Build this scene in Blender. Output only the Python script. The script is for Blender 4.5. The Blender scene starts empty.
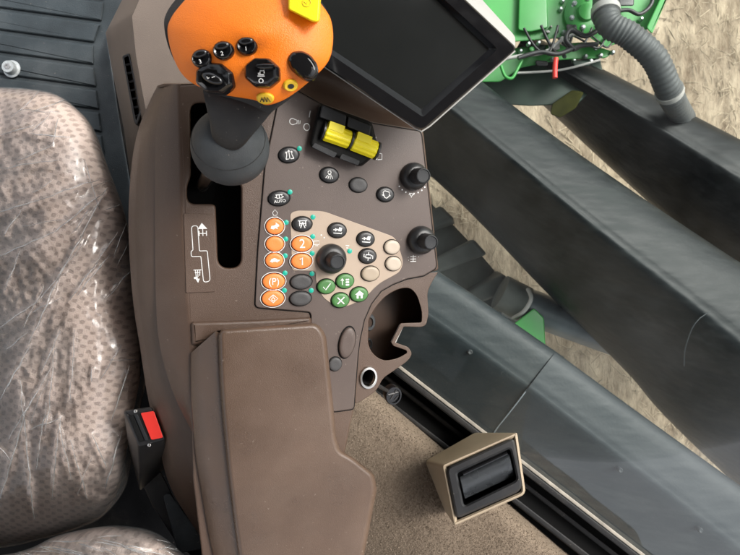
import bpy, bmesh, math, random
from mathutils import Vector, noise
random.seed(7)
C = bpy.context.scene.collection
R = math.radians
# ------------------------------------------------------------ camera, light, exposure
D, F = 0.556, 556.0                      # camera height above the panel (m), focal length in photo pixels
cam = bpy.data.cameras.new('camera'); camo = bpy.data.objects.new('camera', cam); C.objects.link(camo)
camo.location = (0, 0, D); cam.sensor_width = 36; cam.lens = 36*F/740; cam.clip_start = 0.01; cam.clip_end = 500
bpy.context.scene.camera = camo
cam.dof.use_dof = True; cam.dof.focus_distance = .56; cam.dof.aperture_fstop = 20
w = bpy.data.worlds.new('World'); bpy.context.scene.world = w; w.use_nodes = True
nt = w.node_tree; bg = nt.nodes['Background']
sky = nt.nodes.new('ShaderNodeTexSky'); sky.sky_type = 'NISHITA'; sky.sun_disc = False
SUN_EL, SUN_AZ = R(48), R(62)            # azimuth measured from +Y towards +X
sky.sun_elevation = SUN_EL; sky.sun_rotation = SUN_AZ; sky.air_density = 1.0; sky.dust_density = 6.0; sky.ozone_density = 0.3
hs_ = nt.nodes.new('ShaderNodeHueSaturation'); hs_.inputs['Saturation'].default_value = .22
nt.links.new(sky.outputs[0], hs_.inputs['Color']); nt.links.new(hs_.outputs[0], bg.inputs[0]); bg.inputs[1].default_value = 0.15
sl = bpy.data.lights.new('sun', 'SUN'); sl.energy = 1.0; sl.angle = R(16); sl.color = (1, .96, .9)
so = bpy.data.objects.new('sun', sl); C.objects.link(so)
sd = Vector((math.cos(SUN_EL)*math.sin(SUN_AZ), math.cos(SUN_EL)*math.cos(SUN_AZ), math.sin(SUN_EL)))
so.rotation_euler = sd.to_track_quat('Z', 'Y').to_euler(); so.location = (2, 2, 4)
vs = bpy.context.scene.view_settings; vs.view_transform = 'Standard'; vs.look = 'None'; vs.gamma = 1
vs.exposure = 1.05

# ------------------------------------------------------------ projection helpers
CAM = Vector((0, 0, D))
def W(px, py, z):
    k = (D - z)/F
    return Vector(((px-370)*k, (277.5-py)*k, z))
N = Vector((0.29, -0.15, 0.945)).normalized()      # the console top faces this way
O = W(345, 230, 0)
U = (Vector((1, 0, 0)) - N*N.x).normalized(); V = N.cross(U)
def Q(px, py, h=0.0):
    d = Vector(((px-370)/F, (277.5-py)/F, -1))
    t = (h - N.dot(CAM-O))/N.dot(d)
    return CAM + d*t
def sc(p): return (D-p.z)/F
# ------------------------------------------------------------ materials
DUSTY = {'brown_plastic', 'panel_plastic', 'armrest_vinyl', 'black_plastic', 'pedestal_plastic', 'grey_rubber', 'stem_rubber', 'rail_black', 'cab_floor', 'rubber_floor_mat', 'tan_latch_plastic'}
def mat(name, col, rough=.5, spec=.5, metal=0, var=0., vscale=30, bump=0., bscale=600, coat=0, det=3, rvar=0.):
    m = bpy.data.materials.new(name); m.use_nodes = True; t = m.node_tree; b = t.nodes['Principled BSDF']
    b.inputs['Base Color'].default_value = (*col, 1); b.inputs['Roughness'].default_value = rough
    b.inputs['Specular IOR Level'].default_value = spec; b.inputs['Metallic'].default_value = metal
    b.inputs['Coat Weight'].default_value = coat; b.inputs['Coat Roughness'].default_value = .1
    tc = t.nodes.new('ShaderNodeTexCoord')
    if var or rvar:
        n = t.nodes.new('ShaderNodeTexNoise'); n.inputs['Scale'].default_value = vscale; n.inputs['Detail'].default_value = 6
        t.links.new(tc.outputs['Object'], n.inputs['Vector'])
        if var:
            r = t.nodes.new('ShaderNodeValToRGB'); r.color_ramp.elements[0].position = .3; r.color_ramp.elements[1].position = .72
            r.color_ramp.elements[0].color = (*[c*(1-var) for c in col], 1)
            r.color_ramp.elements[1].color = (*[min(1, c*(1+var)) for c in col], 1)
            t.links.new(n.outputs['Fac'], r.inputs[0]); t.links.new(r.outputs[0], b.inputs['Base Color'])
        if rvar:
            q = t.nodes.new('ShaderNodeMapRange'); q.inputs['To Min'].default_value = rough-rvar; q.inputs['To Max'].default_value = rough+rvar
            q.inputs['From Min'].default_value = .35; q.inputs['From Max'].default_value = .65
            t.links.new(n.outputs['Fac'], q.inputs[0]); t.links.new(q.outputs[0], b.inputs['Roughness'])
    if name in DUSTY:
        dn = t.nodes.new('ShaderNodeTexNoise'); dn.inputs['Scale'].default_value = 260; dn.inputs['Detail'].default_value = 3
        dm = t.nodes.new('ShaderNodeMapRange'); dm.inputs['From Min'].default_value = .70; dm.inputs['From Max'].default_value = .76; dm.inputs['To Max'].default_value = .3
        d2 = t.nodes.new('ShaderNodeTexNoise'); d2.inputs['Scale'].default_value = 7; d2.inputs['Detail'].default_value = 8; d2.inputs['Roughness'].default_value = .7
        d3 = t.nodes.new('ShaderNodeMapRange'); d3.inputs['From Min'].default_value = .48; d3.inputs['From Max'].default_value = .80; d3.inputs['To Max'].default_value = .09
        da = t.nodes.new('ShaderNodeMath'); da.operation = 'ADD'
        mx = t.nodes.new('ShaderNodeMix'); mx.data_type = 'RGBA'; mx.inputs[6].default_value = (*col, 1); mx.inputs[7].default_value = (.34, .29, .24, 1)
        K = t.links.new; K(tc.outputs['Object'], dn.inputs['Vector']); K(tc.outputs['Object'], d2.inputs['Vector']); K(dn.outputs['Fac'], dm.inputs[0]); K(d2.outputs['Fac'], d3.inputs[0])
        K(dm.outputs[0], da.inputs[0]); K(d3.outputs[0], da.inputs[1]); K(da.outputs[0], mx.inputs[0])
        if var: K(r.outputs[0], mx.inputs[6])
        K(mx.outputs[2], b.inputs['Base Color'])
    if bump:
        n2 = t.nodes.new('ShaderNodeTexNoise'); n2.inputs['Scale'].default_value = bscale; n2.inputs['Detail'].default_value = det
        t.links.new(tc.outputs['Object'], n2.inputs['Vector'])
        bp = t.nodes.new('ShaderNodeBump'); bp.inputs['Strength'].default_value = bump; bp.inputs['Distance'].default_value = .001
        t.links.new(n2.outputs['Fac'], bp.inputs['Height']); t.links.new(bp.outputs[0], b.inputs['Normal'])
    return m
M = {}
M['brown'] = mat('brown_plastic', (.076, .045, .030), .42, .5, var=.14, vscale=9, bump=.35, bscale=1500, rvar=.06)
M['panel'] = mat('panel_plastic', (.086, .063, .054), .46, .4, var=.07, vscale=12, bump=.2, bscale=1800, rvar=.05)
M['leather'] = mat('armrest_vinyl', (.090, .056, .038), .36, .55, var=.16, vscale=16, rvar=.10)
def leather():
    t = M['leather'].node_tree; b = t.nodes['Principled BSDF']; tc = t.nodes.new('ShaderNodeTexCoord')
    v = t.nodes.new('ShaderNodeTexVoronoi'); v.feature = 'DISTANCE_TO_EDGE'; v.inputs['Scale'].default_value = 620
    nz = t.nodes.new('ShaderNodeTexNoise'); nz.inputs['Scale'].default_value = 140; nz.inputs['Detail'].default_value = 5
    mx = t.nodes.new('ShaderNodeMath'); mx.operation = 'ADD'
    t.links.new(tc.outputs['Object'], v.inputs['Vector']); t.links.new(tc.outputs['Object'], nz.inputs['Vector'])
    ml = t.nodes.new('ShaderNodeMath'); ml.operation = 'MULTIPLY'; ml.inputs[1].default_value = 1.4
    t.links.new(v.outputs['Distance'], ml.inputs[0]); t.links.new(ml.outputs[0], mx.inputs[0]); t.links.new(nz.outputs['Fac'], mx.inputs[1])
    bp = t.nodes.new('ShaderNodeBump'); bp.inputs['Strength'].default_value = .20; bp.inputs['Distance'].default_value = .0007
    t.links.new(mx.outputs[0], bp.inputs['Height']); t.links.new(bp.outputs[0], b.inputs['Normal'])
leather()
M['pedestal'] = mat('pedestal_plastic', (.20, .158, .13), .5, .4, var=.10, vscale=9, bump=.3, bscale=1200)
M['beige'] = mat('beige_panel', (.36, .28, .215), .5, .4, var=.05, vscale=30, bump=.15, bscale=1500)
M['black'] = mat('black_plastic', (.012, .012, .013), .38, .5, var=.2, vscale=40, bump=.15, bscale=1500)
M['gloss'] = mat('gloss_black', (.006, .006, .007), .12, .6, rvar=.05, vscale=80)
M['rubber'] = mat('grey_rubber', (.040, .045, .049), .62, .35, var=.3, vscale=35, bump=.3, bscale=900)
M['stem'] = mat('stem_rubber', (.016, .016, .017), .55, .4, var=.15, vscale=40, bump=.3, bscale=1400)
M['grey'] = mat('grey_button', (.050, .048, .048), .5, .4, bump=.2, bscale=1500)
M['dkgrey'] = mat('dark_grey_pad', (.018, .019, .021), .5, .3, bump=.3, bscale=1500)
M['orange'] = mat('orange_shell', (.88, .20, .008), .42, .45, var=.06, vscale=14, bump=.45, bscale=1300, rvar=.06)
M['obutton'] = mat('orange_button', (.80, .21, .045), .42, .45, bump=.15, bscale=1500)
M['green'] = mat('green_button', (.055, .165, .045), .42, .45, bump=.15, bscale=1500)
M['teal'] = mat('teal_dot', (.0, .33, .24), .4)
M['cream'] = mat('cream_button', (.43, .36, .285), .45)
M['tan'] = mat('tan_button', (.33, .265, .195), .45)
M['jet'] = mat('jet_black_plastic', (.004, .004, .004), .6, .15)
M['yellow'] = mat('yellow_plastic', (.86, .72, .006), .42, bump=.2, bscale=1200)
M['gold'] = mat('gold_badge', (.70, .44, .02), .45)
M['white'] = mat('white_print', (.72, .71, .69), .5)
M['mark'] = mat('black_print', (.01, .01, .01), .5)
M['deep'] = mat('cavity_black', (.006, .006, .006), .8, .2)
M['chrome'] = mat('chrome', (.62, .6, .57), .22, metal=1, rvar=.08, vscale=60)
M['screen'] = mat('screen_glass', (.010, .011, .011), .16, .5, rvar=.03, vscale=25)
M['silver'] = mat('silver_housing', (.36, .35, .33), .42, .5, bump=.15, bscale=1400)
M['bolt'] = mat('zinc_bolt', (.55, .58, .58), .32, metal=.6, var=.2, vscale=160)
M['mat'] = mat('rubber_floor_mat', (.030, .040, .046), .55, .4, var=.35, vscale=14, bump=.5, bscale=500)
M['floor'] = mat('cab_floor', (.006, .006, .0065), .85, .1, var=.4, vscale=20)
M['strip'] = mat('beige_strip', (.26, .23, .19), .5, var=.3, vscale=60)
M['railm'] = mat('rail_black', (.006, .006, .0065), .5, .25, var=.3, vscale=30, bump=.3, bscale=500)
M['latch'] = mat('tan_latch_plastic', (.34, .27, .19), .48, .45, var=.05, vscale=20, bump=.25, bscale=1300)
M['paddle'] = mat('latch_paddle', (.075, .082, .09), .28, .8, rvar=.05, vscale=50, bump=.1, bscale=900)
M['red'] = mat('red_button', (.72, .035, .025), .4)
def beam_mat(name, dark, light, seed, rough=.42):
    m = bpy.data.materials.new(name); m.use_nodes = True; t = m.node_tree; b = t.nodes['Principled BSDF']; L = t.links.new; n = t.nodes.new
    tc = n('ShaderNodeTexCoord')
    def nz(sc_, det, stretch=1, rgh=.6):
        mp = n('ShaderNodeMapping'); mp.inputs['Rotation'].default_value = (0, 0, R(38)); mp.inputs['Location'].default_value = (seed, seed*2, 0)
        mp.inputs['Scale'].default_value = (1/stretch, 1, 1); mp.vector_type = 'POINT'; L(tc.outputs['Object'], mp.inputs[0])
        a = n('ShaderNodeTexNoise'); a.inputs['Scale'].default_value = sc_; a.inputs['Detail'].default_value = det; a.inputs['Roughness'].default_value = rgh
        L(mp.outputs[0], a.inputs['Vector']); return a.outputs['Fac']
    def rng(x, a, b_, c=0, d=1):
        r = n('ShaderNodeMapRange'); r.inputs['From Min'].default_value = a; r.inputs['From Max'].default_value = b_; r.inputs['To Min'].default_value = c; r.inputs['To Max'].default_value = d
        L(x, r.inputs[0]); return r.outputs[0]
    def mul(x, y):
        q = n('ShaderNodeMath'); q.operation = 'MULTIPLY'; L(x, q.inputs[0]); L(y, q.inputs[1]); return q.outputs[0]
    def add(x, y):
        q = n('ShaderNodeMath'); q.operation = 'ADD'; q.use_clamp = True; L(x, q.inputs[0]); L(y, q.inputs[1]); return q.outputs[0]
    streak = rng(nz(40, 6, 22), .46, .85); cloud = rng(nz(4, 3, 5), .35, .75); speck = rng(nz(220, 2, 1), .66, .76, 0, .5)
    fac = add(add(mul(streak, cloud), speck), rng(nz(7, 8, 6, .7), .52, .9, 0, .35))
    mx = n('ShaderNodeMix'); mx.data_type = 'RGBA'; mx.inputs[6].default_value = (*dark, 1); mx.inputs[7].default_value = (*light, 1); L(fac, mx.inputs[0])
    L(mx.outputs[2], b.inputs['Base Color']); L(rng(fac, 0, 1, rough, .8), b.inputs['Roughness']); b.inputs['Specular IOR Level'].default_value = .20
    bp = n('ShaderNodeBump'); bp.inputs['Strength'].default_value = .7; bp.inputs['Distance'].default_value = .012; L(nz(5, 4, 3), bp.inputs['Height'])
    b2 = n('ShaderNodeBump'); b2.inputs['Strength'].default_value = .25; b2.inputs['Distance'].default_value = .001; L(nz(160, 3), b2.inputs['Height']); L(bp.outputs[0], b2.inputs['Normal'])
    L(b2.outputs[0], b.inputs['Normal']); return m
M['beam'] = beam_mat('dusty_black_plastic', (.0045, .0075, .0085), (.045, .052, .050), 0)
M['beam2'] = beam_mat('grey_black_cover', (.018, .024, .027), (.09, .10, .10), 7, .42)
M['beam3'] = beam_mat('bluish_cover', (.030, .036, .040), (.09, .098, .10), 3, .42)
M['tyre'] = mat('dusty_tyre', (.11, .115, .105), .75, .3, var=.35, vscale=9, bump=.6, bscale=80)
M['jgreen'] = mat('green_paint', (.035, .27, .045), .38, .5, var=.18, vscale=9, rvar=.1)
M['dgreen'] = mat('dark_green_and_shade', (.004, .024, .012), .5, .4, var=.5, vscale=12)  # near-black green; also stands for the shade below the green frame
M['hose'] = mat('corrugated_hose', (.075, .08, .08), .55, .4, var=.3, vscale=20)
M['olive'] = mat('olive_fitting', (.030, .031, .006), .8, .05, var=.3, vscale=30)

def carpet_mat():
    m = mat('carpet', (.17, .132, .098), .95, .1, var=.25, vscale=500, bump=.5, bscale=1500, det=4); return m
M['carpet'] = carpet_mat(); M['pile'] = mat('carpet_pile', (.225, .178, .135), .95, .1, var=.14, vscale=300)

def fabric_mat():
    m = bpy.data.materials.new('woven_fabric'); m.use_nodes = True; t = m.node_tree; b = t.nodes['Principled BSDF']
    L = t.links.new; n = t.nodes.new
    tc = n('ShaderNodeTexCoord'); ns = n('ShaderNodeTexNoise'); ns.inputs['Scale'].default_value = 130; ns.inputs['Detail'].default_value = 2
    L(tc.outputs['Object'], ns.inputs['Vector'])
    mixv = n('ShaderNodeMix'); mixv.data_type = 'VECTOR'; mixv.inputs[0].default_value = .0045
    L(tc.outputs['Object'], mixv.inputs[4]); L(ns.outputs['Color'], mixv.inputs[5])
    mp = n('ShaderNodeMapping'); mp.inputs['Rotation'].default_value = (0, 0, R(12)); L(mixv.outputs[1], mp.inputs['Vector'])
    sx = n('ShaderNodeSeparateXYZ'); L(mp.outputs[0], sx.inputs[0])
    def cosn(sock, per):
        a = n('ShaderNodeMath'); a.operation = 'MULTIPLY'; a.inputs[1].default_value = 2*math.pi/per; L(sock, a.inputs[0])
        c = n('ShaderNodeMath'); c.operation = 'COSINE'; L(a.outputs[0], c.inputs[0]); return c.outputs[0]
    pr_ = n('ShaderNodeMath'); pr_.operation = 'MULTIPLY'; L(cosn(sx.outputs[0], .0122), pr_.inputs[0]); L(cosn(sx.outputs[1], .0104), pr_.inputs[1])
    br = n('ShaderNodeMapRange'); br.interpolation_type = 'SMOOTHSTEP'; br.inputs['From Min'].default_value = -.16; br.inputs['From Max'].default_value = .70
    br.inputs['To Min'].default_value = 1; br.inputs['To Max'].default_value = 0; L(pr_.outputs[0], br.inputs[0])
    # fine yarn streaks
    wv = n('ShaderNodeTexNoise'); wv.inputs['Scale'].default_value = 900; wv.inputs['Detail'].default_value = 2; L(mp.outputs[0], wv.inputs['Vector'])
    cr = n('ShaderNodeValToRGB'); e = cr.color_ramp.elements; e[0].position = .05; e[0].color = (.30, .235, .205, 1); e[1].position = .88; e[1].color = (.74, .63, .57, 1)
    ad = n('ShaderNodeMath'); ad.operation = 'MULTIPLY_ADD'; ad.inputs[1].default_value = .75; 
    L(wv.outputs['Fac'], ad.inputs[0]); 
    ml = n('ShaderNodeMath'); ml.operation = 'MULTIPLY'; ml.inputs[1].default_value = .5; L(br.outputs[0], ml.inputs[0]); L(ml.outputs[0], ad.inputs[2])
    L(ad.outputs[0], cr.inputs[0]); L(cr.outputs[0], b.inputs['Base Color']); b.inputs['Roughness'].default_value = .9
    b.inputs['Specular IOR Level'].default_value = .1
    bp = n('ShaderNodeBump'); bp.inputs['Strength'].default_value = .9; bp.inputs['Distance'].default_value = .0015
    L(ad.outputs[0], bp.inputs['Height']); L(bp.outputs[0], b.inputs['Normal'])
    return m
M['fabric'] = fabric_mat()

def film_mat(name, haze, tint, rough, gl, dustscale, dust):
    m = bpy.data.materials.new(name); m.use_nodes = True; t = m.node_tree; t.nodes.clear(); L = t.links.new; n = t.nodes.new
    out = n('ShaderNodeOutputMaterial'); tr = n('ShaderNodeBsdfTransparent'); tr.inputs[0].default_value = (*tint, 1)
    go = n('ShaderNodeBsdfGlossy'); go.inputs['Roughness'].default_value = rough
    di = n('ShaderNodeBsdfDiffuse'); di.inputs[0].default_value = (.75, .76, .75, 1)
    fr = n('ShaderNodeFresnel'); fr.inputs[0].default_value = 1.5
    mf = n('ShaderNodeMath'); mf.operation = 'MULTIPLY'; mf.inputs[1].default_value = gl; L(fr.outputs[0], mf.inputs[0])
    mf.use_clamp = True
    m1 = n('ShaderNodeMixShader'); L(mf.outputs[0], m1.inputs[0]); L(tr.outputs[0], m1.inputs[1]); L(go.outputs[0], m1.inputs[2])
    tc = n('ShaderNodeTexCoord'); nz = n('ShaderNodeTexNoise'); nz.inputs['Scale'].default_value = dustscale; nz.inputs['Detail'].default_value = 8
    nz.inputs['Roughness'].default_value = .65
    L(tc.outputs['Object'], nz.inputs['Vector'])
    mr = n('ShaderNodeMapRange'); mr.inputs['From Min'].default_value = .35; mr.inputs['From Max'].default_value = .75
    mr.inputs['To Min'].default_value = haze; mr.inputs['To Max'].default_value = haze+dust; L(nz.outputs['Fac'], mr.inputs[0])
    m2 = n('ShaderNodeMixShader'); L(mr.outputs[0], m2.inputs[0]); L(m1.outputs[0], m2.inputs[1]); L(di.outputs[0], m2.inputs[2])
    L(m2.outputs[0], out.inputs[0]); return m
M['film'] = film_mat('clear_plastic_film', .03, (.98, .96, .95), .17, 1.4, 11, .06)
M['crease'] = film_mat('folded_film', .10, (.96, .95, .95), .2, 3.0, 60, .40)
M['glass'] = film_mat('window_glass', .002, (.86, .92, .90), .05, .13, 7, .035)

def ground_mat():
    m = bpy.data.materials.new('dry_stubble_soil'); m.use_nodes = True; t = m.node_tree; b = t.nodes['Principled BSDF']; L = t.links.new; n = t.nodes.new
    tc = n('ShaderNodeTexCoord'); mp = n('ShaderNodeMapping'); mp.inputs['Scale'].default_value = (1, .35, 1); mp.inputs['Rotation'].default_value = (0, 0, R(-10))
    L(tc.outputs['Object'], mp.inputs[0])
    a = n('ShaderNodeTexNoise'); a.inputs['Scale'].default_value = 11; a.inputs['Detail'].default_value = 10; a.inputs['Roughness'].default_value = .7; L(mp.outputs[0], a.inputs['Vector'])
    r = n('ShaderNodeValToRGB'); e = r.color_ramp.elements; e[0].position = .32; e[0].color = (.15, .105, .065, 1); e[1].position = .66; e[1].color = (.50, .405, .29, 1)
    L(a.outputs['Fac'], r.inputs[0]); L(r.outputs[0], b.inputs['Base Color']); b.inputs['Roughness'].default_value = .95
    bp = n('ShaderNodeBump'); bp.inputs['Strength'].default_value = .8; bp.inputs['Distance'].default_value = .03
    L(a.outputs['Fac'], bp.inputs['Height']); L(bp.outputs[0], b.inputs['Normal']); return m
M['ground'] = ground_mat()
M['rod'] = mat('grey_painted_rod', (.16, .18, .20), .4, .5, var=.25, vscale=12)
M['straw'] = mat('straw', (.36, .295, .21), .8, .2, var=.45, vscale=2.2)
M['headliner'] = mat('headliner', (.10, .10, .095), .9, .2)

# ------------------------------------------------------------ object helpers
def thing(name, label, cat, loc=(0, 0, 0), group=None):
    o = bpy.data.objects.new(name, None); C.objects.link(o); o.location = loc; o.empty_display_size = .02
    o['label'] = label; o['category'] = cat
    if group: o['group'] = group
    return o
def rootloc(p):
    v = Vector((0, 0, 0))
    while p is not None: v += Vector(p.location); p = p.parent
    return v
def obj(name, bm, m, parent=None, smooth=40, wn=False, label=None, group=None):
    off = rootloc(parent)
    if off.length: bmesh.ops.translate(bm, verts=bm.verts, vec=-off)
    bmesh.ops.recalc_face_normals(bm, faces=bm.faces)
    me = bpy.data.meshes.new(name); bm.to_mesh(me); bm.free()
    o = bpy.data.objects.new(name, me); C.objects.link(o)
    if parent: o.parent = parent
    me.materials.append(m if not isinstance(m, str) else M[m])
    if smooth:
        for p in me.polygons: p.use_smooth = True
        me.set_sharp_from_angle(angle=R(smooth))
    if wn:
        k = o.modifiers.new('wn', 'WEIGHTED_NORMAL'); k.keep_sharp = True; k.weight = 100
    if label: o['label'] = label
    if group: o['group'] = group
    return o
def tag(o, label, cat, group=None, kind=None):
    if kind: o['kind'] = kind
    else: o['label'] = label; o['category'] = cat
    if group: o['group'] = group
    return o
def rnd(pts, r=3, seg=5, closed=True):
    """round the corners of a pixel outline; a point may carry its own radius"""
    out = []; n = len(pts)
    for i in range(n):
        p = Vector(pts[i][:2]); rr = pts[i][2] if len(pts[i]) > 2 else r
        if not closed and i in (0, n-1): out.append(tuple(p)); continue
        a = Vector(pts[i-1][:2])-p; b = Vector(pts[(i+1) % n][:2])-p
        k = min(rr, a.length*.48, b.length*.48)
        if k < .3: out.append(tuple(p)); continue
        p0 = p+a.normalized()*k; p1 = p+b.normalized()*k
        for j in range(seg+1):
            t = j/seg; q = p0*(1-t)**2 + p*2*t*(1-t) + p1*t*t; out.append((q.x, q.y))
    return out
def dens(pts, step=6, closed=True):
    out = []; n = len(pts)
    for i in range(n if closed else n-1):
        a = Vector(pts[i]); b = Vector(pts[(i+1) % n]); k = max(1, int((b-a).length/step))
        for j in range(k): out.append(tuple(a+(b-a)*j/k))
    if not closed: out.append(tuple(pts[-1]))
    return out
def spline(pts, per=6, closed=False):
    out = []; n = len(pts); P = [Vector(p) for p in pts]
    rng = range(n) if closed else range(n-1)
    for i in rng:
        g = (lambda k: P[k % n]) if closed else (lambda k: P[max(0, min(n-1, k))])
        p0, p1, p2, p3 = g(i-1), g(i), g(i+1), g(i+2)
        for j in range(per):
            t = j/per; out.append(tuple(.5*((2*p1)+(p2-p0)*t+(2*p0-5*p1+4*p2-p3)*t*t+(3*p1-p0-3*p2+p3)*t**3)))
    if not closed: out.append(tuple(P[-1]))
    return out
def area(p): return sum(p[i-1][0]*p[i][1]-p[i][0]*p[i-1][1] for i in range(len(p)))/2
def inset(p, d):
    """d > 0 shrinks the outline (pixels)"""
    s = 1 if area(p) > 0 else -1; n = len(p); out = []
    for i in range(n):
        a = Vector(p[i])-Vector(p[i-1]); b = Vector(p[(i+1) % n])-Vector(p[i])
        if a.length < 1e-6: a = b
        if b.length < 1e-6: b = a
        a.normalize(); b.normalize()
        na = Vector((-a.y, a.x))*s; nb = Vector((-b.y, b.x))*s; m = na+nb
        if m.length < 1e-3: m = na
        m.normalize(); c = max(.5, m.dot(na)); q = Vector(p[i])+m*(d/c); out.append((q.x, q.y))
    return out
def loft(bm, rings, cap0=False, cap1=True, closed=True):
    rs = [[bm.verts.new(v) for v in r] for r in rings]
    for a, b in zip(rs, rs[1:]):
        n = len(a)
        for i in range(n if closed else n-1):
            j = (i+1) % n
            try: bm.faces.new((a[i], a[j], b[j], b[i]))
            except ValueError: pass
    if cap1: bm.faces.new(rs[-1])
    if cap0: bm.faces.new(list(reversed(rs[0])))
    return rs
def slab(outline, h, r, depth, fn=Q, seg=4, flare=0, holes=(), bottom=False, rm=.001):
    """a plate with a rounded rim: outline in pixels, top at h, rim radius r px, sides down by depth"""
    bm = bmesh.new(); rings = []
    lo = outline if not flare else inset(outline, -flare)
    rings.append([fn(x, y, h-depth) for x, y in lo])
    for i in range(seg+1):
        a = math.pi/2*i/seg
        rings.append([fn(x, y, h-r*rm*(1-math.sin(a))) for x, y in inset(outline, r*(1-math.cos(a)))])
    if not holes:
        loft(bm, rings, cap0=bottom, cap1=True)
    else:
        rs = loft(bm, rings, cap1=False); edges = []
        for k in range(len(rs[-1])): edges.append(bm.edges.get((rs[-1][k-1], rs[-1][k])))
        for ho, hr, hd in holes:
            hrs = [[fn(x, y, h) for x, y in inset(ho, -hr)], [fn(x, y, h-hr*.0003) for x, y in inset(ho, -hr*.45)],
                   [fn(x, y, h-hr*.001) for x, y in ho], [fn(x, y, h-hd) for x, y in ho]]
            hv = loft(bm, hrs, cap1=False)
            for k in range(len(hv[0])): edges.append(bm.edges.get((hv[0][k-1], hv[0][k])))
        bmesh.ops.triangle_fill(bm, use_beauty=True, use_dissolve=False, edges=edges)
    return bm
def oval(cx, cy, rx, ry, n=32, rot=0):
    c, s = math.cos(R(rot)), math.sin(R(rot)); o = []
    for i in range(n):
        a = 2*math.pi*i/n; x, y = rx*math.cos(a), ry*math.sin(a); o.append((cx+x*c-y*s, cy+x*s+y*c))
    return o
def surf(rows, fn=None, bm=None):
    bm = bm or bmesh.new(); vs_ = [[bm.verts.new(fn(*p) if fn else p) for p in r] for r in rows]
    for a, b in zip(vs_, vs_[1:]):
        for i in range(len(a)-1): bm.faces.new((a[i], a[i+1], b[i+1], b[i]))
    return bm
def tube(bm, pts, r, n=8, cap=True):
    pts = [Vector(p) for p in pts]; rings = []; prev = None
    for i, p in enumerate(pts):
        d = (pts[min(i+1, len(pts)-1)]-pts[max(i-1, 0)])
        if d.length < 1e-9: d = Vector((0, 0, 1))
        d.normalize()
        if prev is None: a = d.orthogonal().normalized()
        else: a = (prev-d*prev.dot(d)).normalized()
        prev = a; b = d.cross(a); rr = r[i] if isinstance(r, (list, tuple)) else r
        rings.append([p+(a*math.cos(2*math.pi*k/n)+b*math.sin(2*math.pi*k/n))*rr for k in range(n)])
    loft(bm, rings, cap0=cap, cap1=cap); return bm
def lathe(bm, c, prof, ax=N, e1=U, e2=V, n=32, sx=1, sy=1, cap1=True, cap0=False, lobes=0, la=0):
    rings = []
    for r, h in prof:
        ring = []
        for k in range(n):
            a = 2*math.pi*k/n; q = r*(1+la*math.cos(lobes*a)) if lobes else r
            ring.append(c+e1*(q*sx*math.cos(a))+e2*(q*sy*math.sin(a))+ax*h)
        rings.append(ring)
    loft(bm, rings, cap0=cap0, cap1=cap1); return bm
X1, Y1, Z1 = Vector((1, 0, 0)), Vector((0, 1, 0)), Vector((0, 0, 1))
class Frame:
    """local drawing plane; u right, v up, in photo pixels at the plane's own distance"""
    def __init__(s, c, rot=0, e1=U, e2=V, ax=N, k=None):
        s.c = c; s.k = k or sc(c); a = R(rot); s.u = e1*math.cos(a)+e2*math.sin(a); s.v = -e1*math.sin(a)+e2*math.cos(a); s.n = ax
    def p(s, x, y, h=0): return s.c+s.u*(x*s.k)+s.v*(y*s.k)+s.n*h
def strokes(bm, fr, lines, wpx=.9, h=.0):
    wpx *= .95
    for ln in lines: tube(bm, [fr.p(x, y, h) for x, y in ln], wpx*fr.k/2, 6)
def poly(bm, fr, pts, h0, h1):
    if area(pts) < 0: pts = pts[::-1]
    loft(bm, [[fr.p(x, y, h0) for x, y in pts], [fr.p(x, y, h1) for x, y in pts]], cap1=True)
def text(bm, fr, s, size, h, dx=0, dy=0):
    cu = bpy.data.curves.new('t', 'FONT'); cu.body = s; cu.size = size*1.4; cu.align_x = 'CENTER'; cu.align_y = 'CENTER'; cu.extrude = .05
    o = bpy.data.objects.new('t', cu); C.objects.link(o); bpy.context.view_layer.update()
    me = bpy.data.meshes.new_from_object(o.evaluated_get(bpy.context.evaluated_depsgraph_get()))
    m2 = bmesh.new(); m2.from_mesh(me); vm = {}
    for v in m2.verts: vm[v.index] = bm.verts.new(fr.p(v.co.x+dx, v.co.y+dy, h+v.co.z*.004))
    for f in m2.faces:
        try: bm.faces.new([vm[v.index] for v in f.verts])
        except ValueError: pass
    m2.free(); bpy.data.objects.remove(o); bpy.data.meshes.remove(me); bpy.data.curves.remove(cu)
def arc(cx, cy, r, a0, a1, n=10, ry=None):
    ry = ry or r
    return [(cx+r*math.cos(R(a0+(a1-a0)*i/n)), cy+ry*math.sin(R(a0+(a1-a0)*i/n))) for i in range(n+1)]

# ============================================================ SETTING
# field outside
bm = bmesh.new(); gz = -2.5
for v in [(-60, -60), (60, -60), (60, 60), (-60, 60)]: bm.verts.new((*v, gz))
bm.faces.new(bm.verts); tag(obj('ground', bm, 'ground', smooth=0), '', '', kind='structure')
bm = bmesh.new()
for i in range(5500):
    px, py = random.uniform(420, 900), random.uniform(-140, 620); p = W(px, py, gz+random.uniform(.004, .03))
    a = random.gauss(1.75, .9); l = random.uniform(.02, .10); wd = random.uniform(.001, .0028)
    d = Vector((math.cos(a), math.sin(a), random.uniform(-.25, .3)))*l; s = Vector((-math.sin(a), math.cos(a), 0))*wd
    q = [bm.verts.new(v) for v in (p-d/2-s, p+d/2-s, p+d/2+s, p-d/2+s)]; bm.faces.new(q)
    t = bm.verts.new(p+Vector((0, 0, wd*1.5))); 
    for k in range(4): bm.faces.new((q[k], q[(k+1) % 4], t))
tag(obj('straw_litter', bm, 'straw', smooth=0), '', '', kind='stuff'); bpy.data.objects['straw_litter']['label'] = 'pale dry straw litter scattered over the field soil outside'

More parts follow.
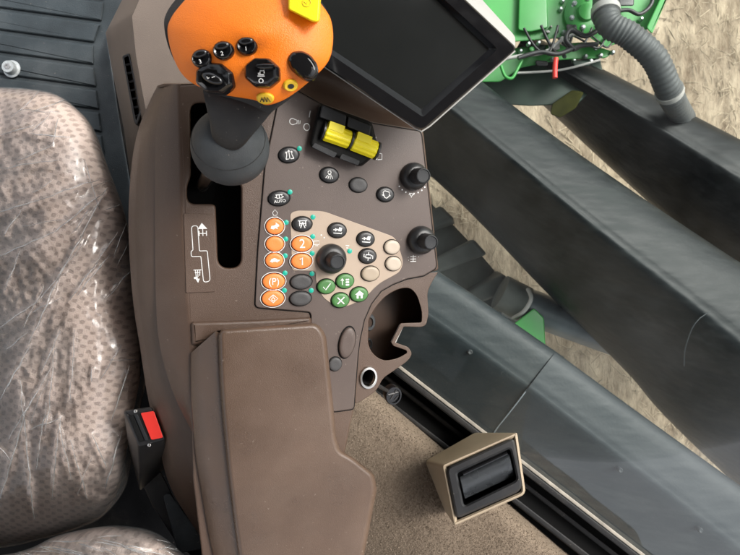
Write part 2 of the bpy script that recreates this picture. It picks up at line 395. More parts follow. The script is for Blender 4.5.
# cab floor
FZ = -.45
bm = bmesh.new()
fl = [(-200, -200), (300, -200), (335, 250), (392, 372), (700, 620), (700, 760), (-200, 760)]
loft(bm, [[W(x, y, FZ-.03) for x, y in fl], [W(x, y, FZ) for x, y in fl]], cap0=True)
tag(obj('floor', bm, 'floor', smooth=0), '', '', kind='structure')
# ceiling of the cab above the camera, added unseen to shade the interior
bm = bmesh.new()
cl = [(-.9, -.9), (.45, -.9), (.60, -.2), (.60, .85), (-.9, .85)]
loft(bm, [[Vector((x, y, 1.08)) for x, y in cl], [Vector((x, y, 1.16)) for x, y in cl]], cap0=True)
tag(obj('unseen_ceiling', bm, 'headliner', smooth=0), '', '', kind='structure')

# ribbed mat
matt = thing('floor_mat', 'dark blue-grey ribbed rubber floor mat beside the seat front', 'floor mat', W(40, 40, FZ))
bm = slab(rnd([(-150, -160), (170, -160), (150, 0), (108, 40), (118, 110), (135, 210), (135, 330), (-150, 330)], 4), FZ+.006, 2, .005, fn=W)
obj('border', bm, 'mat', matt)
bm = bmesh.new()
def redge(y):   # where the ribs end
    return 104-(12-y)*-.0 if y < 12 else (104-(y-12)*.34 if y < 48 else 92+(y-48)*.12)
for k in range(-7, 14):
    y0 = 9+k*22.2; g = 1.6
    for (xa, xb) in ((-140, None),):
        pts = []
        yr = y0+12; xe = redge(yr)
        xe2 = redge(yr+20)
        s = .135
        pts = [(-140, y0+g-140*s), (xe, y0+g+xe*s), (xe2, y0+22.2-g+xe2*s), (-140, y0+22.2-g-140*s)]
        z = FZ+.011
        rr = rnd(pts, 1.2, 3)
        rings = [[W(x, y, FZ+.0065) for x, y in rr], [W(x, y, z-.0015) for x, y in inset(rr, .5)], [W(x, y, z) for x, y in inset(rr, 1.6)]]
        loft(bm, rings)
obj('ribs', bm, 'mat', matt, smooth=0)
# bolt head
bt = thing('bolt', 'shiny round zinc bolt head standing on the ribbed floor mat', 'bolt', W(12, 68, FZ+.011))
p = W(12, 69, FZ+.011); s = sc(p)
bm = lathe(bmesh.new(), p, [(8.6*s, 0), (8.6*s, .001), (6.6*s, .002), (6.4*s, .010), (5.8*s, .0125)], Z1, X1, Y1)
o = obj('washer', bm, 'bolt', bt)
bm = lathe(bmesh.new(), p+Z1*.0126, [(3.4*s, -.001), (3.2*s, .0012), (1.6*s, .0014), (1.4*s, .0004)], Z1, X1, Y1, n=6)
obj('head', bm, 'chrome', bt)

# ============================================================ OUTSIDE (seen through the glass)
def beam(name, label, cat, axis, prof, m='beam', z=None, seg=10, grp=None, root=None, pname='shell'):
    """axis: [(px,py,z,scale)], prof: [(offset px, height m)] across; one closed long moulded body"""
    t = root or thing(name, label, cat, W(axis[0][0], axis[0][1], axis[0][2]), grp)
    rings = []
    ax = spline(axis, seg)
    for i, (x, y, z, k) in enumerate(ax):
        a = Vector(ax[max(0, i-1)][:2]); b = Vector(ax[min(len(ax)-1, i+1)][:2]); d = (b-a).normalized(); nn = Vector((-d.y, d.x))
        rings.append([W(x+nn.x*o*k, y+nn.y*o*k, z+h) for o, h in prof])
    bm = bmesh.new(); loft(bm, rings, cap0=True, cap1=True)
    obj(pname, bm, m, t, smooth=50); return t
def shellprof(w0, w1, ridge, hr, depth, n=6):
    """roof-like moulding: left edge -w0, right edge w1, rounded ridge at offset"""
    top = []
    P = [(-w0, -depth*.8), (-w0, -depth*.15), (-w0*.93, .01), (ridge-11, hr*.88), (ridge, hr), (ridge+10, hr*.84), (ridge+(w1-ridge)*.5, -depth*.16), (w1*.93, -depth*.55), (w1, -depth*.95)]
    top = spline(P, 4)
    return [(a, b) for a, b in top]+[(w1*.8, -depth), (-w0*.8, -depth)]
M['beam4'] = beam_mat('black_cover', (.003, .0045, .005), (.055, .062, .062), 11)
beamA = beam('boom_tube', 'broad dark dusty moulded tube running diagonally behind the glass, middle of three', 'tube',
             [(370, 38, -.95, .8), (498, 142, -.95, .86), (600, 225, -.95, 1.05), (688, 293, -.95, 1.22), (760, 350, -.95, 1.4), (1000, 540, -.95, 1.7)],
             shellprof(44, 82, 0, .05, .42), grp='dark tubes outside the window')
obj('lower_flap', slab(rnd([(600, 330), (640, 352), (661, 412), (670, 408), (780, 520), (900, 640), (900, 560), (700, 380)], 3), -1.30, 1, .02, fn=W), 'beam4', beamA)
beamB = beam('boom_tube', 'dark dusty tube at upper right below the corrugated hose', 'tube',
             [(520, 42, -1.25, .42), (590, 82, -1.25, .66), (640, 112, -1.24, .82), (700, 148, -1.22, 1.0), (760, 184, -1.2, 1.15), (960, 300, -1.2, 1.4)],
             shellprof(26, 76, 0, .045, .45), m='beam4', grp='dark tubes outside the window')
beamC = beam('boom_tube', 'wide smooth grey-black moulded cover closest below the window sill', 'cover',
             [(360, 290, -.62, .95), (440, 345, -.62, .97), (500, 388, -.62, .99), (528, 408, -.62, 1.0)],
             shellprof(62, 60, -22, .022, .16), m='beam2')
beam('', '', '', [(518, 401, -.617, .995), (640, 495, -.625, 1.06), (760, 590, -.625, 1.2), (960, 740, -.63, 1.4)],
     shellprof(62, 60, -22, .024, .16), m='beam3', root=beamC, pname='end_section')
# fixings and a seam on the covers
for (x, y, z) in ((470, 352, -.600), (540, 398, -.600), (452, 330, -.603), (620, 470, -.60), (700, 530, -.60)):
    q = W(x, y, z); k_ = sc(q); obj('cover_screw', lathe(bmesh.new(), q, [(2.6*k_, -.01), (2.6*k_, .002), (1.8*k_, .004), (1.0*k_, .003)], Z1, X1, Y1, n=12), 'rubber', beamC)
# joint collars
def collar(root, pts, z, wpx=2.2, m='beam'):
    bm = tube(bmesh.new(), [W(x, y, z+dz) for x, y, dz in spline(pts, 5)], wpx*(D-z)/F/2, 8); obj('joint_seam', bm, m, root)
collar(beamC, [(487, 444, -.012), (497, 428, .004), (505, 418, .016), (520, 399, .021), (535, 378, .012), (548, 357, .002)], -.6165, 1.3, 'rod')
collar(beamA, [(684, 366, .02), (686, 345, .05), (700, 318, .065), (742, 296, .02)], -.957, 1.0, 'beam3')
# tyre with lugs between the covers
ty = thing('tractor_tyre', 'dusty black tyre with chunky lugs seen between the dark tubes', 'tyre', W(470, 245, -1.5))
cc = Vector((.245, -.015, -1.98)); Rt = .5; 
ax = Vector((.74, .67, .0)).normalized(); e1 = Z1.cross(ax).normalized(); e2 = ax.cross(e1)
prof = [(Rt*.62, -.17), (Rt*.82, -.20), (Rt*.95, -.19), (Rt, -.15), (Rt*1.01, 0), (Rt, .15), (Rt*.95, .19), (Rt*.82, .20), (Rt*.62, .17)]
bm = lathe(bmesh.new(), cc, prof, ax, e1, e2, n=72, cap1=True, cap0=True); obj('casing', bm, 'tyre', ty)
bm = bmesh.new()
for k in range(20):
    for sgn in (-1, 1):
        a = 2*math.pi*(k+(.5 if sgn > 0 else 0))/20
        def tp(ang, w_, r): return cc+e1*(r*math.cos(ang))+e2*(r*math.sin(ang))+ax*w_
        lo, hi = [], []
        for (da, w_) in ((0, .0), (.10, .0), (.24, .20*sgn), (.10, .20*sgn)):
            lo.append(tp(a+da, w_, Rt*.96)); hi.append(tp(a+da+.0, w_*.98, Rt*1.11))
        loft(bm, [lo, hi])
tl_ = obj('tread_lugs', bm, 'tyre', ty, smooth=25); bv = tl_.modifiers.new('bv', 'BEVEL'); bv.width = .012; bv.segments = 2

# green machine body, upper right
gm = thing('green_implement', 'bright green painted machine frame with bolted cover behind the glass', 'machine', W(580, 20, -1.1))
def prism(px, z0, z1, fn=W, rim=1.5): return slab(rnd(px, 2.5, 3), z1, rim, z1-z0, fn=fn, rm=.002)
obj('frame_panel', prism([(440, -80), (700, -80), (660, 0), (645, 34), (604, 48), (588, 36), (512, 42), (440, 42)], -1.2, -1.08), 'jgreen', gm, wn=True)
obj('lower_flange', prism([(455, 62), (520, 47), (584, 42), (614, 52), (606, 58), (560, 60), (520, 68), (500, 82), (455, 82)], -1.22, -1.13), 'jgreen', gm, wn=True)
obj('side_rib', prism([(646, 28), (664, -10), (690, -60), (696, -60), (669, -6), (652, 34)], -1.12, -1.03), 'jgreen', gm)
obj('painted_shadow_block', prism([(440, 76), (520, 62), (600, 58), (604, 78), (578, 104), (530, 106), (500, 104), (440, 96)], -1.42, -1.24), 'dgreen', gm)  # dark block painting the shaded area under the frame
obj('corner_plate', prism([(520, -30), (546, -30), (548, 28), (530, 32), (518, 30)], -1.1, -1.06), 'jgreen', gm)
bm = bmesh.new(); p = W(583, 16, -1.08); s = sc(p)
lathe(bm, p, [(20*s, 0), (20*s, .012), (17*s, .018), (9*s, .019), (8*s, .030), (3*s, .032)], Z1, X1, Y1)
cov = obj('bearing_cover', bm, 'jgreen', gm)
for k in range(6):
    a = R(60*k+20); q = p+X1*(14.5*s*math.cos(a))+Y1*(14.5*s*math.sin(a))+Z1*.017
    obj('bolt', lathe(bmesh.new(), q, [(2.6*s, 0), (2.6*s, .006), (1.4*s, .009)], Z1, X1, Y1, n=6), 'bolt', cov)
for (x, y) in ((543, 3), (562, 2), (585, 57), (600, 56), (612, 53), (563, 33), (560, 10), (552, 60)):
    q = W(x, y, -1.078 if y < 40 else -1.128); obj('bolt', lathe(bmesh.new(), q, [(2.4*s, 0), (2.4*s, .008), (1.2*s, .012)], Z1, X1, Y1, n=6), 'bolt', gm)
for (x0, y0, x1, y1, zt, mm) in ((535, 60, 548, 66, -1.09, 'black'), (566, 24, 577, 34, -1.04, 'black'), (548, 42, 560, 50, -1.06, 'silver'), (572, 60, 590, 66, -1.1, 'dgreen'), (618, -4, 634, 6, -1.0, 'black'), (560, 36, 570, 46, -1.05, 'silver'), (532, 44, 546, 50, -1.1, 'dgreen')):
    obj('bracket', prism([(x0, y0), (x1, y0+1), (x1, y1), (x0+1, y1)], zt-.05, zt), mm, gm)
for (x, y) in ((528, 45), (538, 44), (571, 8), (569, 20), (520, 52), (590, 62), (573, 62), (640, 20), (632, 36)):
    q = W(x, y, -1.075 if y < 46 else -1.125); obj('bolt', lathe(bmesh.new(), q, [(2.2*s, 0), (2.2*s, .010), (1.2*s, .014)], Z1, X1, Y1, n=6), 'bolt', gm)
# small lines and fittings
def pipe(name, label, cat, pts, z, wpx, m, root=None, n=10):
    bm = tube(bmesh.new(), [W(x, y, z+(dz[0] if dz else 0)) for x, y, *dz in spline([q if len(q) > 2 else (*q, 0) for q in pts], 6)], wpx*(D-z)/F/2, n)
    o = obj(name, bm, m, root)
    if not root: tag(o, label, cat)
    return o
rg = random.Random(4)
for k in range(26):
    x, y = rg.uniform(522, 640), rg.uniform(20, 72)
    if y > 58 or x > 618: continue
    zt = -1.06+rg.uniform(-.03, .04); a, b_ = rg.uniform(2, 6), rg.uniform(2, 5); mm = rg.choice(['black', 'black', 'jgreen', 'silver', 'dgreen', 'rubber'])
    obj('fitting', prism([(x, y), (x+a, y+rg.uniform(-1, 1)), (x+a+rg.uniform(-1, 1), y+b_), (x+rg.uniform(-1, 1), y+b_)], zt-.06, zt), mm, gm)
for k in range(5):
    x0 = 524+k*17; pp_ = [(x0, 30+rg.uniform(-8, 10)), (x0+8, 44+rg.uniform(-6, 6)), (x0+16, 50+rg.uniform(-6, 8)), (x0+26, 46+rg.uniform(-12, 8)), (x0+34, 30+rg.uniform(-10, 10))]
    pipe('cable_loom', '', '', pp_, -1.02-.01*k, rg.uniform(1.6, 3.2), 'black', gm)
pipe('hydraulic_line', 'thin grey hydraulic line crossing below the green frame', 'pipe', [(498, 60), (520, 56), (545, 52), (562, 40), (575, 34)], -1.03, 3.6, 'silver')
pipe('cable_bundle', 'black hose crossing the green frame just above its flange', 'cable', [(518, 58), (540, 52), (558, 54), (580, 46), (598, 44)], -1.0, 4.5, 'black')
pipe('wire_loop', 'bent pale green wire bracket under the display corner', 'bracket', [(501, 66), (505, 76), (512, 78), (518, 68), (522, 60)], -1.02, 3.2, 'jgreen')
pipe('cable_bundle', 'black cable bundle looping over the green frame', 'cable', [(575, 50), (566, 40), (571, 30), (585, 36), (598, 30)], -1.0, 5, 'black')
pipe('cable_bundle', 'thin black cable at the top edge beside the corrugated hose', 'cable', [(612, 12), (628, 10), (640, 14), (652, 2), (650, -20)], -1.0, 4, 'black')
pipe('hydraulic_line', 'short red tipped hydraulic coupling hanging from the green frame', 'coupling', [(556, 58), (555, 68), (555, 78)], -1.0, 5, 'red')
pipe('hydraulic_line', 'long thin light pipe along the flange of the green frame', 'pipe', [(515, 73), (560, 70), (600, 60)], -1.06, 2.4, 'silver')
obj_ = obj('fitting', prism([(552, 104), (572, 90), (584, 92), (576, 108), (560, 118), (550, 114)], -1.3, -1.2), 'olive', None); tag(obj_, 'small olive yellow fitting in the shade under the green frame', 'fitting')
# corrugated hose
hs = thing('corrugated_hose', 'thick grey corrugated hose curving down over the dark tube', 'hose', W(606, -20, -.95))
path = spline([(609, -60, -.98), (606, -10, -.96), (608, 22, -.93), (630, 36, -.92), (654, 58, -.93), (667, 86, -.98), (674, 102, -1.06), (684, 118, -1.26)], 34)
pts = [W(x, y, z) for x, y, z in path]
r0 = 12.2*1.5/F
bm = tube(bmesh.new(), pts, [r0*(1+.04*math.sin(i*1.25)) for i in range(len(pts))], 20); obj('corrugated_body', bm, 'hose', hs)
for (i, _) in ((55, 0), (180, 0)):
    bm = tube(bmesh.new(), pts[i-3:i+4], r0*1.14, 20); obj('hose_clamp', bm, 'silver', hs)
# strut below
st = thing('support_strut', 'grey strut with a green bracket and pale band beside the tyre', 'strut', W(545, 312, -.8))
pipe('rod', '', '', [(505, 298), (560, 318), (640, 347)], -1.40, 36, 'rod', st, 20)
pipe('rubber_sleeve', '', '', [(500, 292), (516, 300), (524, 304)], -1.38, 36, 'tyre', st, 20)
pipe('band', '', '', [(513, 318, .0), (524, 311, .05), (531, 299, .06), (528, 289, .03)], -1.33, 4, 'silver', st)
obj('bracket', prism([(506, 330), (534, 308), (544, 318), (546, 356), (524, 344)], -1.36, -1.28), 'jgreen', st)

# ============================================================ WINDOW
SB = (402, 368); SE = (644, 555); SZ = -.30
P0 = W(*SB, SZ); P1 = W(*SE, SZ); dl = (P1-P0).normalized(); nl = Vector((-dl.y, dl.x, 0)); nl = nl if nl.y > 0 else -nl
win = thing('cab_window', 'large hazy curved cab window pane with dust streaks beside the console', 'window', P0)
prof = spline([(0, -.004), (.15, .09), (.28, .18), (.41, .28), (.54, .40), (.72, .6), (.95, .95)], 8)
rows = [[P0+dl*(-.42+1.5*i/30)+nl*o_+Z1*h for i in range(31)] for o_, h in prof]
obj('pane', surf(rows), 'glass', win)
# sill, rubber channel
def bar(name, off0, off1, z0, z1, m, root, rim=.8):
    """a bar along the sill; offsets in pixels to the lower left of the beige strip"""
    d = Vector((SE[0]-SB[0], SE[1]-SB[1])).normalized(); n_ = Vector((-d.y, d.x))
    a = Vector(SB)-d*75; b = Vector(SE)+d*190
    pts = [a+n_*off0, b+n_*off0, b+n_*off1*1.12, a+n_*off1]
    o_ = [(p_.x, p_.y) for p_ in pts]
    return obj(name, slab(o_, z1, rim, z1-z0, fn=W), m, root)
bar('sill_strip', -1.0, 2.2, -.36, -.297, 'strip', win)
bar('rubber_seal', 3.2, 8.5, -.36, -.292, 'railm', win, 1.5)
bar('channel_rail', 15, 19, -.36, -.325, 'railm', win, 1.5)
bar('channel_lip', 33, 37, -.38, -.300, 'railm', win, 2)
bar('channel_floor', 9, 48, -.40, -.345, 'deep', win)

# ============================================================ CARPET
bm = bmesh.new()
A = Vector((375, 392)); B = Vector((566, 555)); d = (B-A).normalized(); n_ = Vector((-d.y, d.x))
rows = []
offs = [(-2, -.34), (-1, -.31)]+[(i*1.5, -.239-.044*math.exp(-i*1.5/6)-.0000135*max(0, i-26)**2) for i in range(0, 126)]
for o_, z in offs:
    row = []
    for i in range(0, 330):
        p_ = A+d*(-60+i*1.3)+n_*o_
        q = W(p_.x, p_.y, z); q.z += .0008*noise.noise(q*400)+.005*noise.noise(q*14)
        row.append(q)
    rows.append(row)
cp = obj('carpet_trim', surf(rows), 'carpet')
bm = bmesh.new(); rc = random.Random(5)
for _ in range(90000):
    i = rc.randrange(1, len(rows)-1); j = rc.randrange(len(rows[0])-1); q = rows[i][j].lerp(rows[i+1][j+1], rc.random())+Vector((rc.uniform(-.001, .001), rc.uniform(-.001, .001), -.0004))
    a = rc.uniform(0, 6.28); e = Vector((math.cos(a), math.sin(a), 0))*rc.uniform(.0004, .0008)
    tip = q+Vector((rc.gauss(0, .0011), rc.gauss(0, .0011), rc.uniform(.0010, .0026)))
    bm.faces.new([bm.verts.new(q-e), bm.verts.new(q+e), bm.verts.new(tip)])
obj('pile', bm, 'pile', cp, smooth=0)
tag(cp, 'beige pile carpet covering the ledge between console and window', 'carpet')

# latch box on the carpet
lt = thing('door_latch', 'tan and black latch handle housing on the beige carpet', 'latch', W(475, 480, -.24))
fr4 = [(442, 465, 3), (517, 432, 3), (526, 494, 6), (454, 526, 3)]
bk4 = [(425, 461, 4), (478, 431, 6), (520, 470, 5), (446, 514, 5)]
a_ = rnd(bk4, 3, 6); b_ = rnd(fr4, 3, 6)
bm = bmesh.new()
rings = [[W(x, y, -.30) for x, y in a_], [W(x, y, -.235) for x, y in a_]]
rings += [[W(x*.35+X_*.65, y*.35+Y_*.65, -.175) for (x, y), (X_, Y_) in zip(a_, b_)]]
rings += [[W(x, y, -.152) for x, y in b_], [W(x, y, -.1495) for x, y in inset(b_, .8)], [W(x, y, -.149) for x, y in inset(b_, 2.2)],
          [W(x, y, -.152) for x, y in inset(b_, 4)], [W(x, y, -.175) for x, y in inset(b_, 5)]]
loft(bm, rings); obj('housing', bm, 'latch', lt, smooth=30)
fo = rnd([(446, 468, 6), (514, 437.5, 6), (523, 490, 9), (456.5, 519, 6)], 5, 6)
io = rnd([(457, 473, 3), (510, 448.5, 3), (517, 480, 4), (464, 506, 3)], 3, 6)
bm = bmesh.new()
loft(bm, [[W(x, y, -.155) for x, y in fo], [W(x, y, -.146) for x, y in fo], [W(x, y, -.1435) for x, y in inset(fo, 2)],
          [W(x, y, -.1435) for x, y in inset(io, -2)], [W(x, y, -.146) for x, y in io], [W(x, y, -.168) for x, y in io]])
obj('bezel', bm, 'black', lt, smooth=30)
# paddle: curved plate in the recess
rows = []
for j in range(13):
    t = j/12; zz = -.161+.018*math.sin(min(1, t*1.15+.12)*math.pi)**.6
    a = Vector((460, 477)).lerp(Vector((466, 503)), t); b = Vector((509, 454)).lerp(Vector((515, 480)), t)
    rows.append([W(*(a.lerp(b, i/8)), zz) for i in range(9)])
bm = surf(rows); bmesh.ops.solidify(bm, geom=bm.faces[:], thickness=.002); obj('paddle', bm, 'paddle', lt)
bm = tube(bmesh.new(), [W(463, 474, -.148), W(507, 453, -.148)], .0022, 8); obj('paddle_pin', bm, 'gloss', lt)

# ============================================================ PEDESTAL
pe = thing('pedestal', 'grey-brown plastic pedestal with side vent at upper left of console', 'pedestal', W(140, 40, -.3))
z1, z2, z3 = -.13, -.16, -.30
colsA = [(-60, 100, 134, 150), (0, 122, 139, 170)]
def L4(x0, y0, x1, y1, x2, y2, x3, y3): return [(x0, y0, z3), (x1, y1, z2), (x1+2, y1+.5, z1-.01), (x2, y2, z1), (x3, y3, z1+.02)]
rows = [L4(150, -60, 160, -60, 190, -60, 230, -60), L4(122, 0, 138, -2, 172, 0, 260, 0), L4(105.5, 33, 130, 16, 172, 30, 270, 30),
        L4(113, 75, 134, 55, 170, 60, 270, 60), L4(124, 130, 142, 100, 171, 85, 280, 100), L4(130, 175, 152, 150, 180, 120, 280, 130), L4(140, 240, 160, 230, 190, 200, 280, 200)]
# lower skirt towards the floor
for r_ in rows: r_.insert(0, (r_[0][0]+1, r_[0][1], z3-.14))
bm = surf([[W(*p_) for p_ in r_] for r_ in rows]); bmesh.ops.subdivide_edges(bm, edges=bm.edges[:], cuts=3, use_grid_fill=True)
obj('housing', bm, 'pedestal', pe, smooth=30)
ve = rnd([(122, 56), (129, 53), (143, 110), (137, 126), (134, 122)], 2, 3)
bm = slab(ve, -.178, .8, .05, fn=W, holes=[(rnd([(124, 58), (128.5, 56), (140, 110), (136, 121)], 1, 2), .3, .03)])
v_ = obj('air_vent', bm, 'black', pe)
bm = bmesh.new()
for k in range(7):
    y = 64+k*8.5; x = 125+(y-58)*.205
    loft(bm, [[W(a, b, -.20) for a, b in q] for q in [[(x-1.5, y), (x+6, y-1.5), (x+6, y+1), (x-1.5, y+2.5)]]]+[[W(a, b, -.184) for a, b in [(x-1.5, y), (x+6, y-1.5), (x+6, y+.6), (x-1.5, y+2)]]])
obj('louvres', bm, 'dkgrey', v_)

# ============================================================ CONSOLE
co = thing('control_console', 'brown plastic armrest control console full of coloured buttons and knobs', 'control console', Q(300, 260, -.16))
cupo = [(437, 273), (424, 274), (408, 276.5), (394, 282), (382, 291), (372, 304), (365, 320), (361, 338), (359, 352)]
body_o = [(178, 85, 4), (200, 84), (240, 87), (298, 89), (321, 102), (371, 121), (423, 129.5, 5), (438.5, 270, 3)]
body_o += [(x, y, .1) for x, y in cupo[1:]] + [(356, 400, 3), (350, 425), (346, 446), (340, 470), (300, 560), (250, 640), (212, 640), (193, 480), (190, 335)]
slot = rnd([(190, 103, 10), (213, 103, 10), (215, 183, 2), (241, 181, 9), (241, 268, 12), (218, 268, 12), (215.5, 204, 5), (187, 204, 9), (187, 186, 8), (191, 176, 6)], 3, 6)
cup_hole = None
bm = slab(dens(rnd(body_o, 3), 12), -.0018, 2, .12, holes=[(slot, 2.2, .06)], flare=-0.0)
obj('body', bm, 'brown', co, wn=True)
bm = slab(dens(inset(slot, -4), 10), -.058, .5, .01); obj('slot_liner', bm, 'deep', co)
# left facets
ys = [84, 100, 130, 170, 230, 300, 346, 392, 431]
ridge = [178, 178.5, 179.5, 180.5, 182, 187, 190.5, 191.5, 192.5]
crease = [165, 160, 156, 155, 155, 156, 160, 173, 192]
outer = [158, 150, 138, 131, 128.5, 133]
rows = []
for y, a, b in zip(ys, ridge, crease):
    t = (a-b)
    rows.append([(a+3.4, y, -.0021), (a+.6, y, -.0018), (a-2.0 if t > 4 else a-.3, y+.2, -.0030), (a-t*.5, y+.4, -.009), (b, y+.5, -.022)])
R2 = list(zip(*[spline(list(c_), 8) for c_ in zip(*rows)]))
bm = surf([[Q(*p_) for p_ in r_] for r_ in R2]); obj('upper_side_panel', bm, 'brown', co, smooth=60)
ys2 = [86, 100, 130, 170, 230, 300, 346, 392, 440, 490, 556, 640]
inn = [166, 161, 157, 156, 156, 157, 162, 176, 200, 216, 232, 250]
out = [157, 150, 138, 131, 128.5, 133, 140, 147, 158, 172, 211, 240]
rows = []
for y, a, b in zip(ys2, inn, out):
    e = .010*min(1, max(0, (y-290)/50))
    rows.append([(a+8, y, -.034-e), (a, y, -.0235-e), (a-(a-b)*.35, y+.3, -.030-e), (b+(a-b)*.25, y+.6, -.045-e), (b, y+.8, -.075-e), (b+2, y+.8, -.22)])
R2 = list(zip(*[spline(list(c_), 8) for c_ in zip(*rows)]))
bm = surf([[Q(*p_) for p_ in r_] for r_ in R2]); obj('lower_side_panel', bm, 'brown', co, smooth=60)
# front end wall closing the console at the top
bm = bmesh.new()
fe = [(157, 86, -.04), (163, 84, -.018), (178, 84.2, -.002), (200, 83.5, -.002), (240, 86.5, -.002), (298, 88.5, -.002)]
loft(bm, [[Q(x+2, y-1, h-.10) for x, y, h in fe], [Q(x, y, h) for x, y, h in fe], [Q(x+1, y+2, h-.002) for x, y, h in fe]], closed=False, cap1=False); obj('end_wall', bm, 'brown', co)
# cove behind the switch panel
e0 = [(290, 92, -.004), (321, 103, -.004), (345, 112.5, -.004), (371, 122, -.004), (400, 127, -.004), (424, 131, -.004)]
e0 = spline(e0, 5)
rows = []
for dx, dy, dh in ((0, 0, -.02), (0, -1, -.003), (1, -3, -.012), (3, -9, -.030), (7, -17, -.040), (12, -27, -.036), (18, -38, -.018), (24, -47, 0), (28, -56, .002)):
    rows.append([Q(x+dx, y+dy*(1.0), h+dh) for x, y, h in e0])
obj('cove', surf(rows), 'brown', co, smooth=70)
# rolled lip at the back of the lever deck
lp = dens(rnd([(191, 322, 3), (253, 320, 2), (311, 317, 3), (313, 334), (300, 345), (192, 345)], 3), 8)
obj('lip', slab(lp, .0035, 4, .01), 'brown', co, wn=True)

# switch panel
pan_o = [(277, 108, 3), (283, 96, 6), (297, 91, 3), (321, 104.5, 4), (371, 123.5, 6), (421, 131.5, 5), (436.5, 268, 4)]
pan_o += [(x-1, y+2.2 if i < 4 else y, .1) for i, (x, y) in enumerate(cupo[1:], 1)] + [(353.5, 409, 3), (336, 411.5, 2), (312, 411, 2), (311, 312, 4), (255, 307.5, 5), (258, 250, .1), (265, 167, .1)]
pan_o[7] = (424, 275.5, .1)
bm = slab(dens(rnd(pan_o, 3), 9), .0006, 1.0, .006); obj('switch_panel', bm, 'panel', co, wn=True)
# groove shadow line: black sheet under the panel standing in for the shade
bm = slab(inset(dens(rnd(pan_o, 3), 9), -.9), -.0011, .1, .004); bmesh.ops.triangulate(bm, faces=bm.faces[:], ngon_method='EAR_CLIP'); obj('panel_groove_shadow', bm, 'deep', co)
# beige inlay
bei = [(290, 213, 5), (297, 210.5, 5), (323, 211, 6), (396, 237.5, 7), (403.5, 262, 7), (400, 272, 6), (378, 284, 8), (366, 297, 8), (349, 306, 8), (336, 307, 6), (322, 297, 6), (316, 283, 4), (315.5, 271, 3), (292, 270.5, 3)]
bm = slab(rnd(bei, 4), .0012, .5, .003); obj('beige_inlay', bm, 'beige', co, wn=True)

BTN = 'panel push buttons'
def button(x, y, rx, ry, m, icon=None, h0=.0006, hh=.0034, rot=0, ring=False, label=None, socket=True, im='white'):
    c = Q(x, y, h0); k = sc(c); fr = Frame(c, rot); e1, e2 = fr.u, fr.v
    rx *= 1.03
    prof = [(1.0, 0), (1.0, hh*.55), (.96, hh*.80), (.86, hh*.95), (.6, hh), (.3, hh*.97), (.08, hh*.96)]
    bm = lathe(bmesh.new(), c, [(r_*k, h_) for r_, h_ in prof], N, e1, e2, 36, rx, ry)
    b = obj('button', bm, m, co, smooth=60, label=label, group=BTN)
    if socket:
        bm = lathe(bmesh.new(), c, [(1.10*k, -.001), (1.10*k, .0003), (.99*k, .0004)], N, e1, e2, 36, rx, ry*1.02, cap1=False)
        obj('bezel', bm, 'deep', b)
    if ring:
        s_ = [c+e1*(1.13*k*rx*math.cos(a))+e2*(1.15*k*ry*math.sin(a))+N*.0006 for a in [2*math.pi*i/40 for i in range(41)]]
        obj('ring', tube(bmesh.new(), s_, .40*k, 6), 'white', b)
    if icon:
        bm = bmesh.new(); fi = Frame(c, rot); fi.c = c+N*hh
        icon(bm, fi); obj('icon', bm, im, b, smooth=0)
    return b
def led(x, y, h=.0006):
    c = Q(x, y, h); k = sc(c); obj('indicator_dot', lathe(bmesh.new(), c, [(2.5*k, 0), (2.5*k, .0004), (2.1*k, .0006)], N, U, V, 20), 'teal', co)
H = .0001
def ic_field(bm, f): strokes(bm, f, [[(-4, -4), (-2.6, 0), (-2.6, 3)], [(4, -4), (2.6, 0), (2.6, 3)], [(0, -4), (0, 4.4)], [(-1.2, 3), (0, 4.6), (1.2, 3)], [(-4, -4), (-1.2, -4)], [(1.2, -4), (4, -4)], [(-3.6, 2), (-2.6, 3.4), (-1.8, 2)], [(3.6, 2), (2.6, 3.4), (1.8, 2)]], .9)
def ic_lampbeam(bm, f): strokes(bm, f, [arc(-.5, 2.4, 1.6, 0, 360), [(-1.6, .4), (1.8, 0)], [(-2, -.6), (-4, -3.5)], [(-.8, -1), (-1.6, -4)], [(.6, -1), (.8, -4.2)], [(1.8, -.8), (3.2, -3.6)]], .9)
def ic_tag(bm, f): strokes(bm, f, [[(-3.5, 1.5), (-2, 3.5), (3, 2.6), (3.6, -1), (1, -3.6), (-1.2, -3), (-3.5, 1.5)], [(-4.2, -.6), (-2.4, -1.4)], [(3, 0), (4.6, -1)]], 1.0)
def ic_auto(bm, f):
    strokes(bm, f, [[(-3.6, 3.6), (3.6, 3.6)], [(-2.6, 3.6), (-2.6, .2), (2.6, .2), (2.6, 3.6)], [(-4.4, 1.2), (-2.6, 1.2)], [(4.4, 1.2), (2.6, 1.2)], [(0, .2), (0, 3.4)]], 1.0); text(bm, f, 'AUTO', 3.0, .0002, 0, -2.9)
def ic_table(bm, f): strokes(bm, f, [[(-4.4, 3.4), (4.4, 3.4)], [(-3, 3.4), (-3, -2)], [(3, 3.4), (3, -2)], [(0, 2), (-2.2, -3.8)], [(0, 2), (2.2, -3.8)], [(-3.6, .8), (3.6, .8)]], 1.1)
def ic_seat(bm, f):
    poly(bm, f, [(1.2, 3.4), (4.2, 3.0), (3.6, -.6), (.2, -.4)], -.0003, .0003)
    strokes(bm, f, [[(-4.2, -2.8), (4.2, -2.8), (4.2, -1.4)], [(-4.6, .4), (-1.2, .4), (.2, 1.4)], [(-2.4, -.8), (-1, 1), (-3, 1.8)]], 1.0)
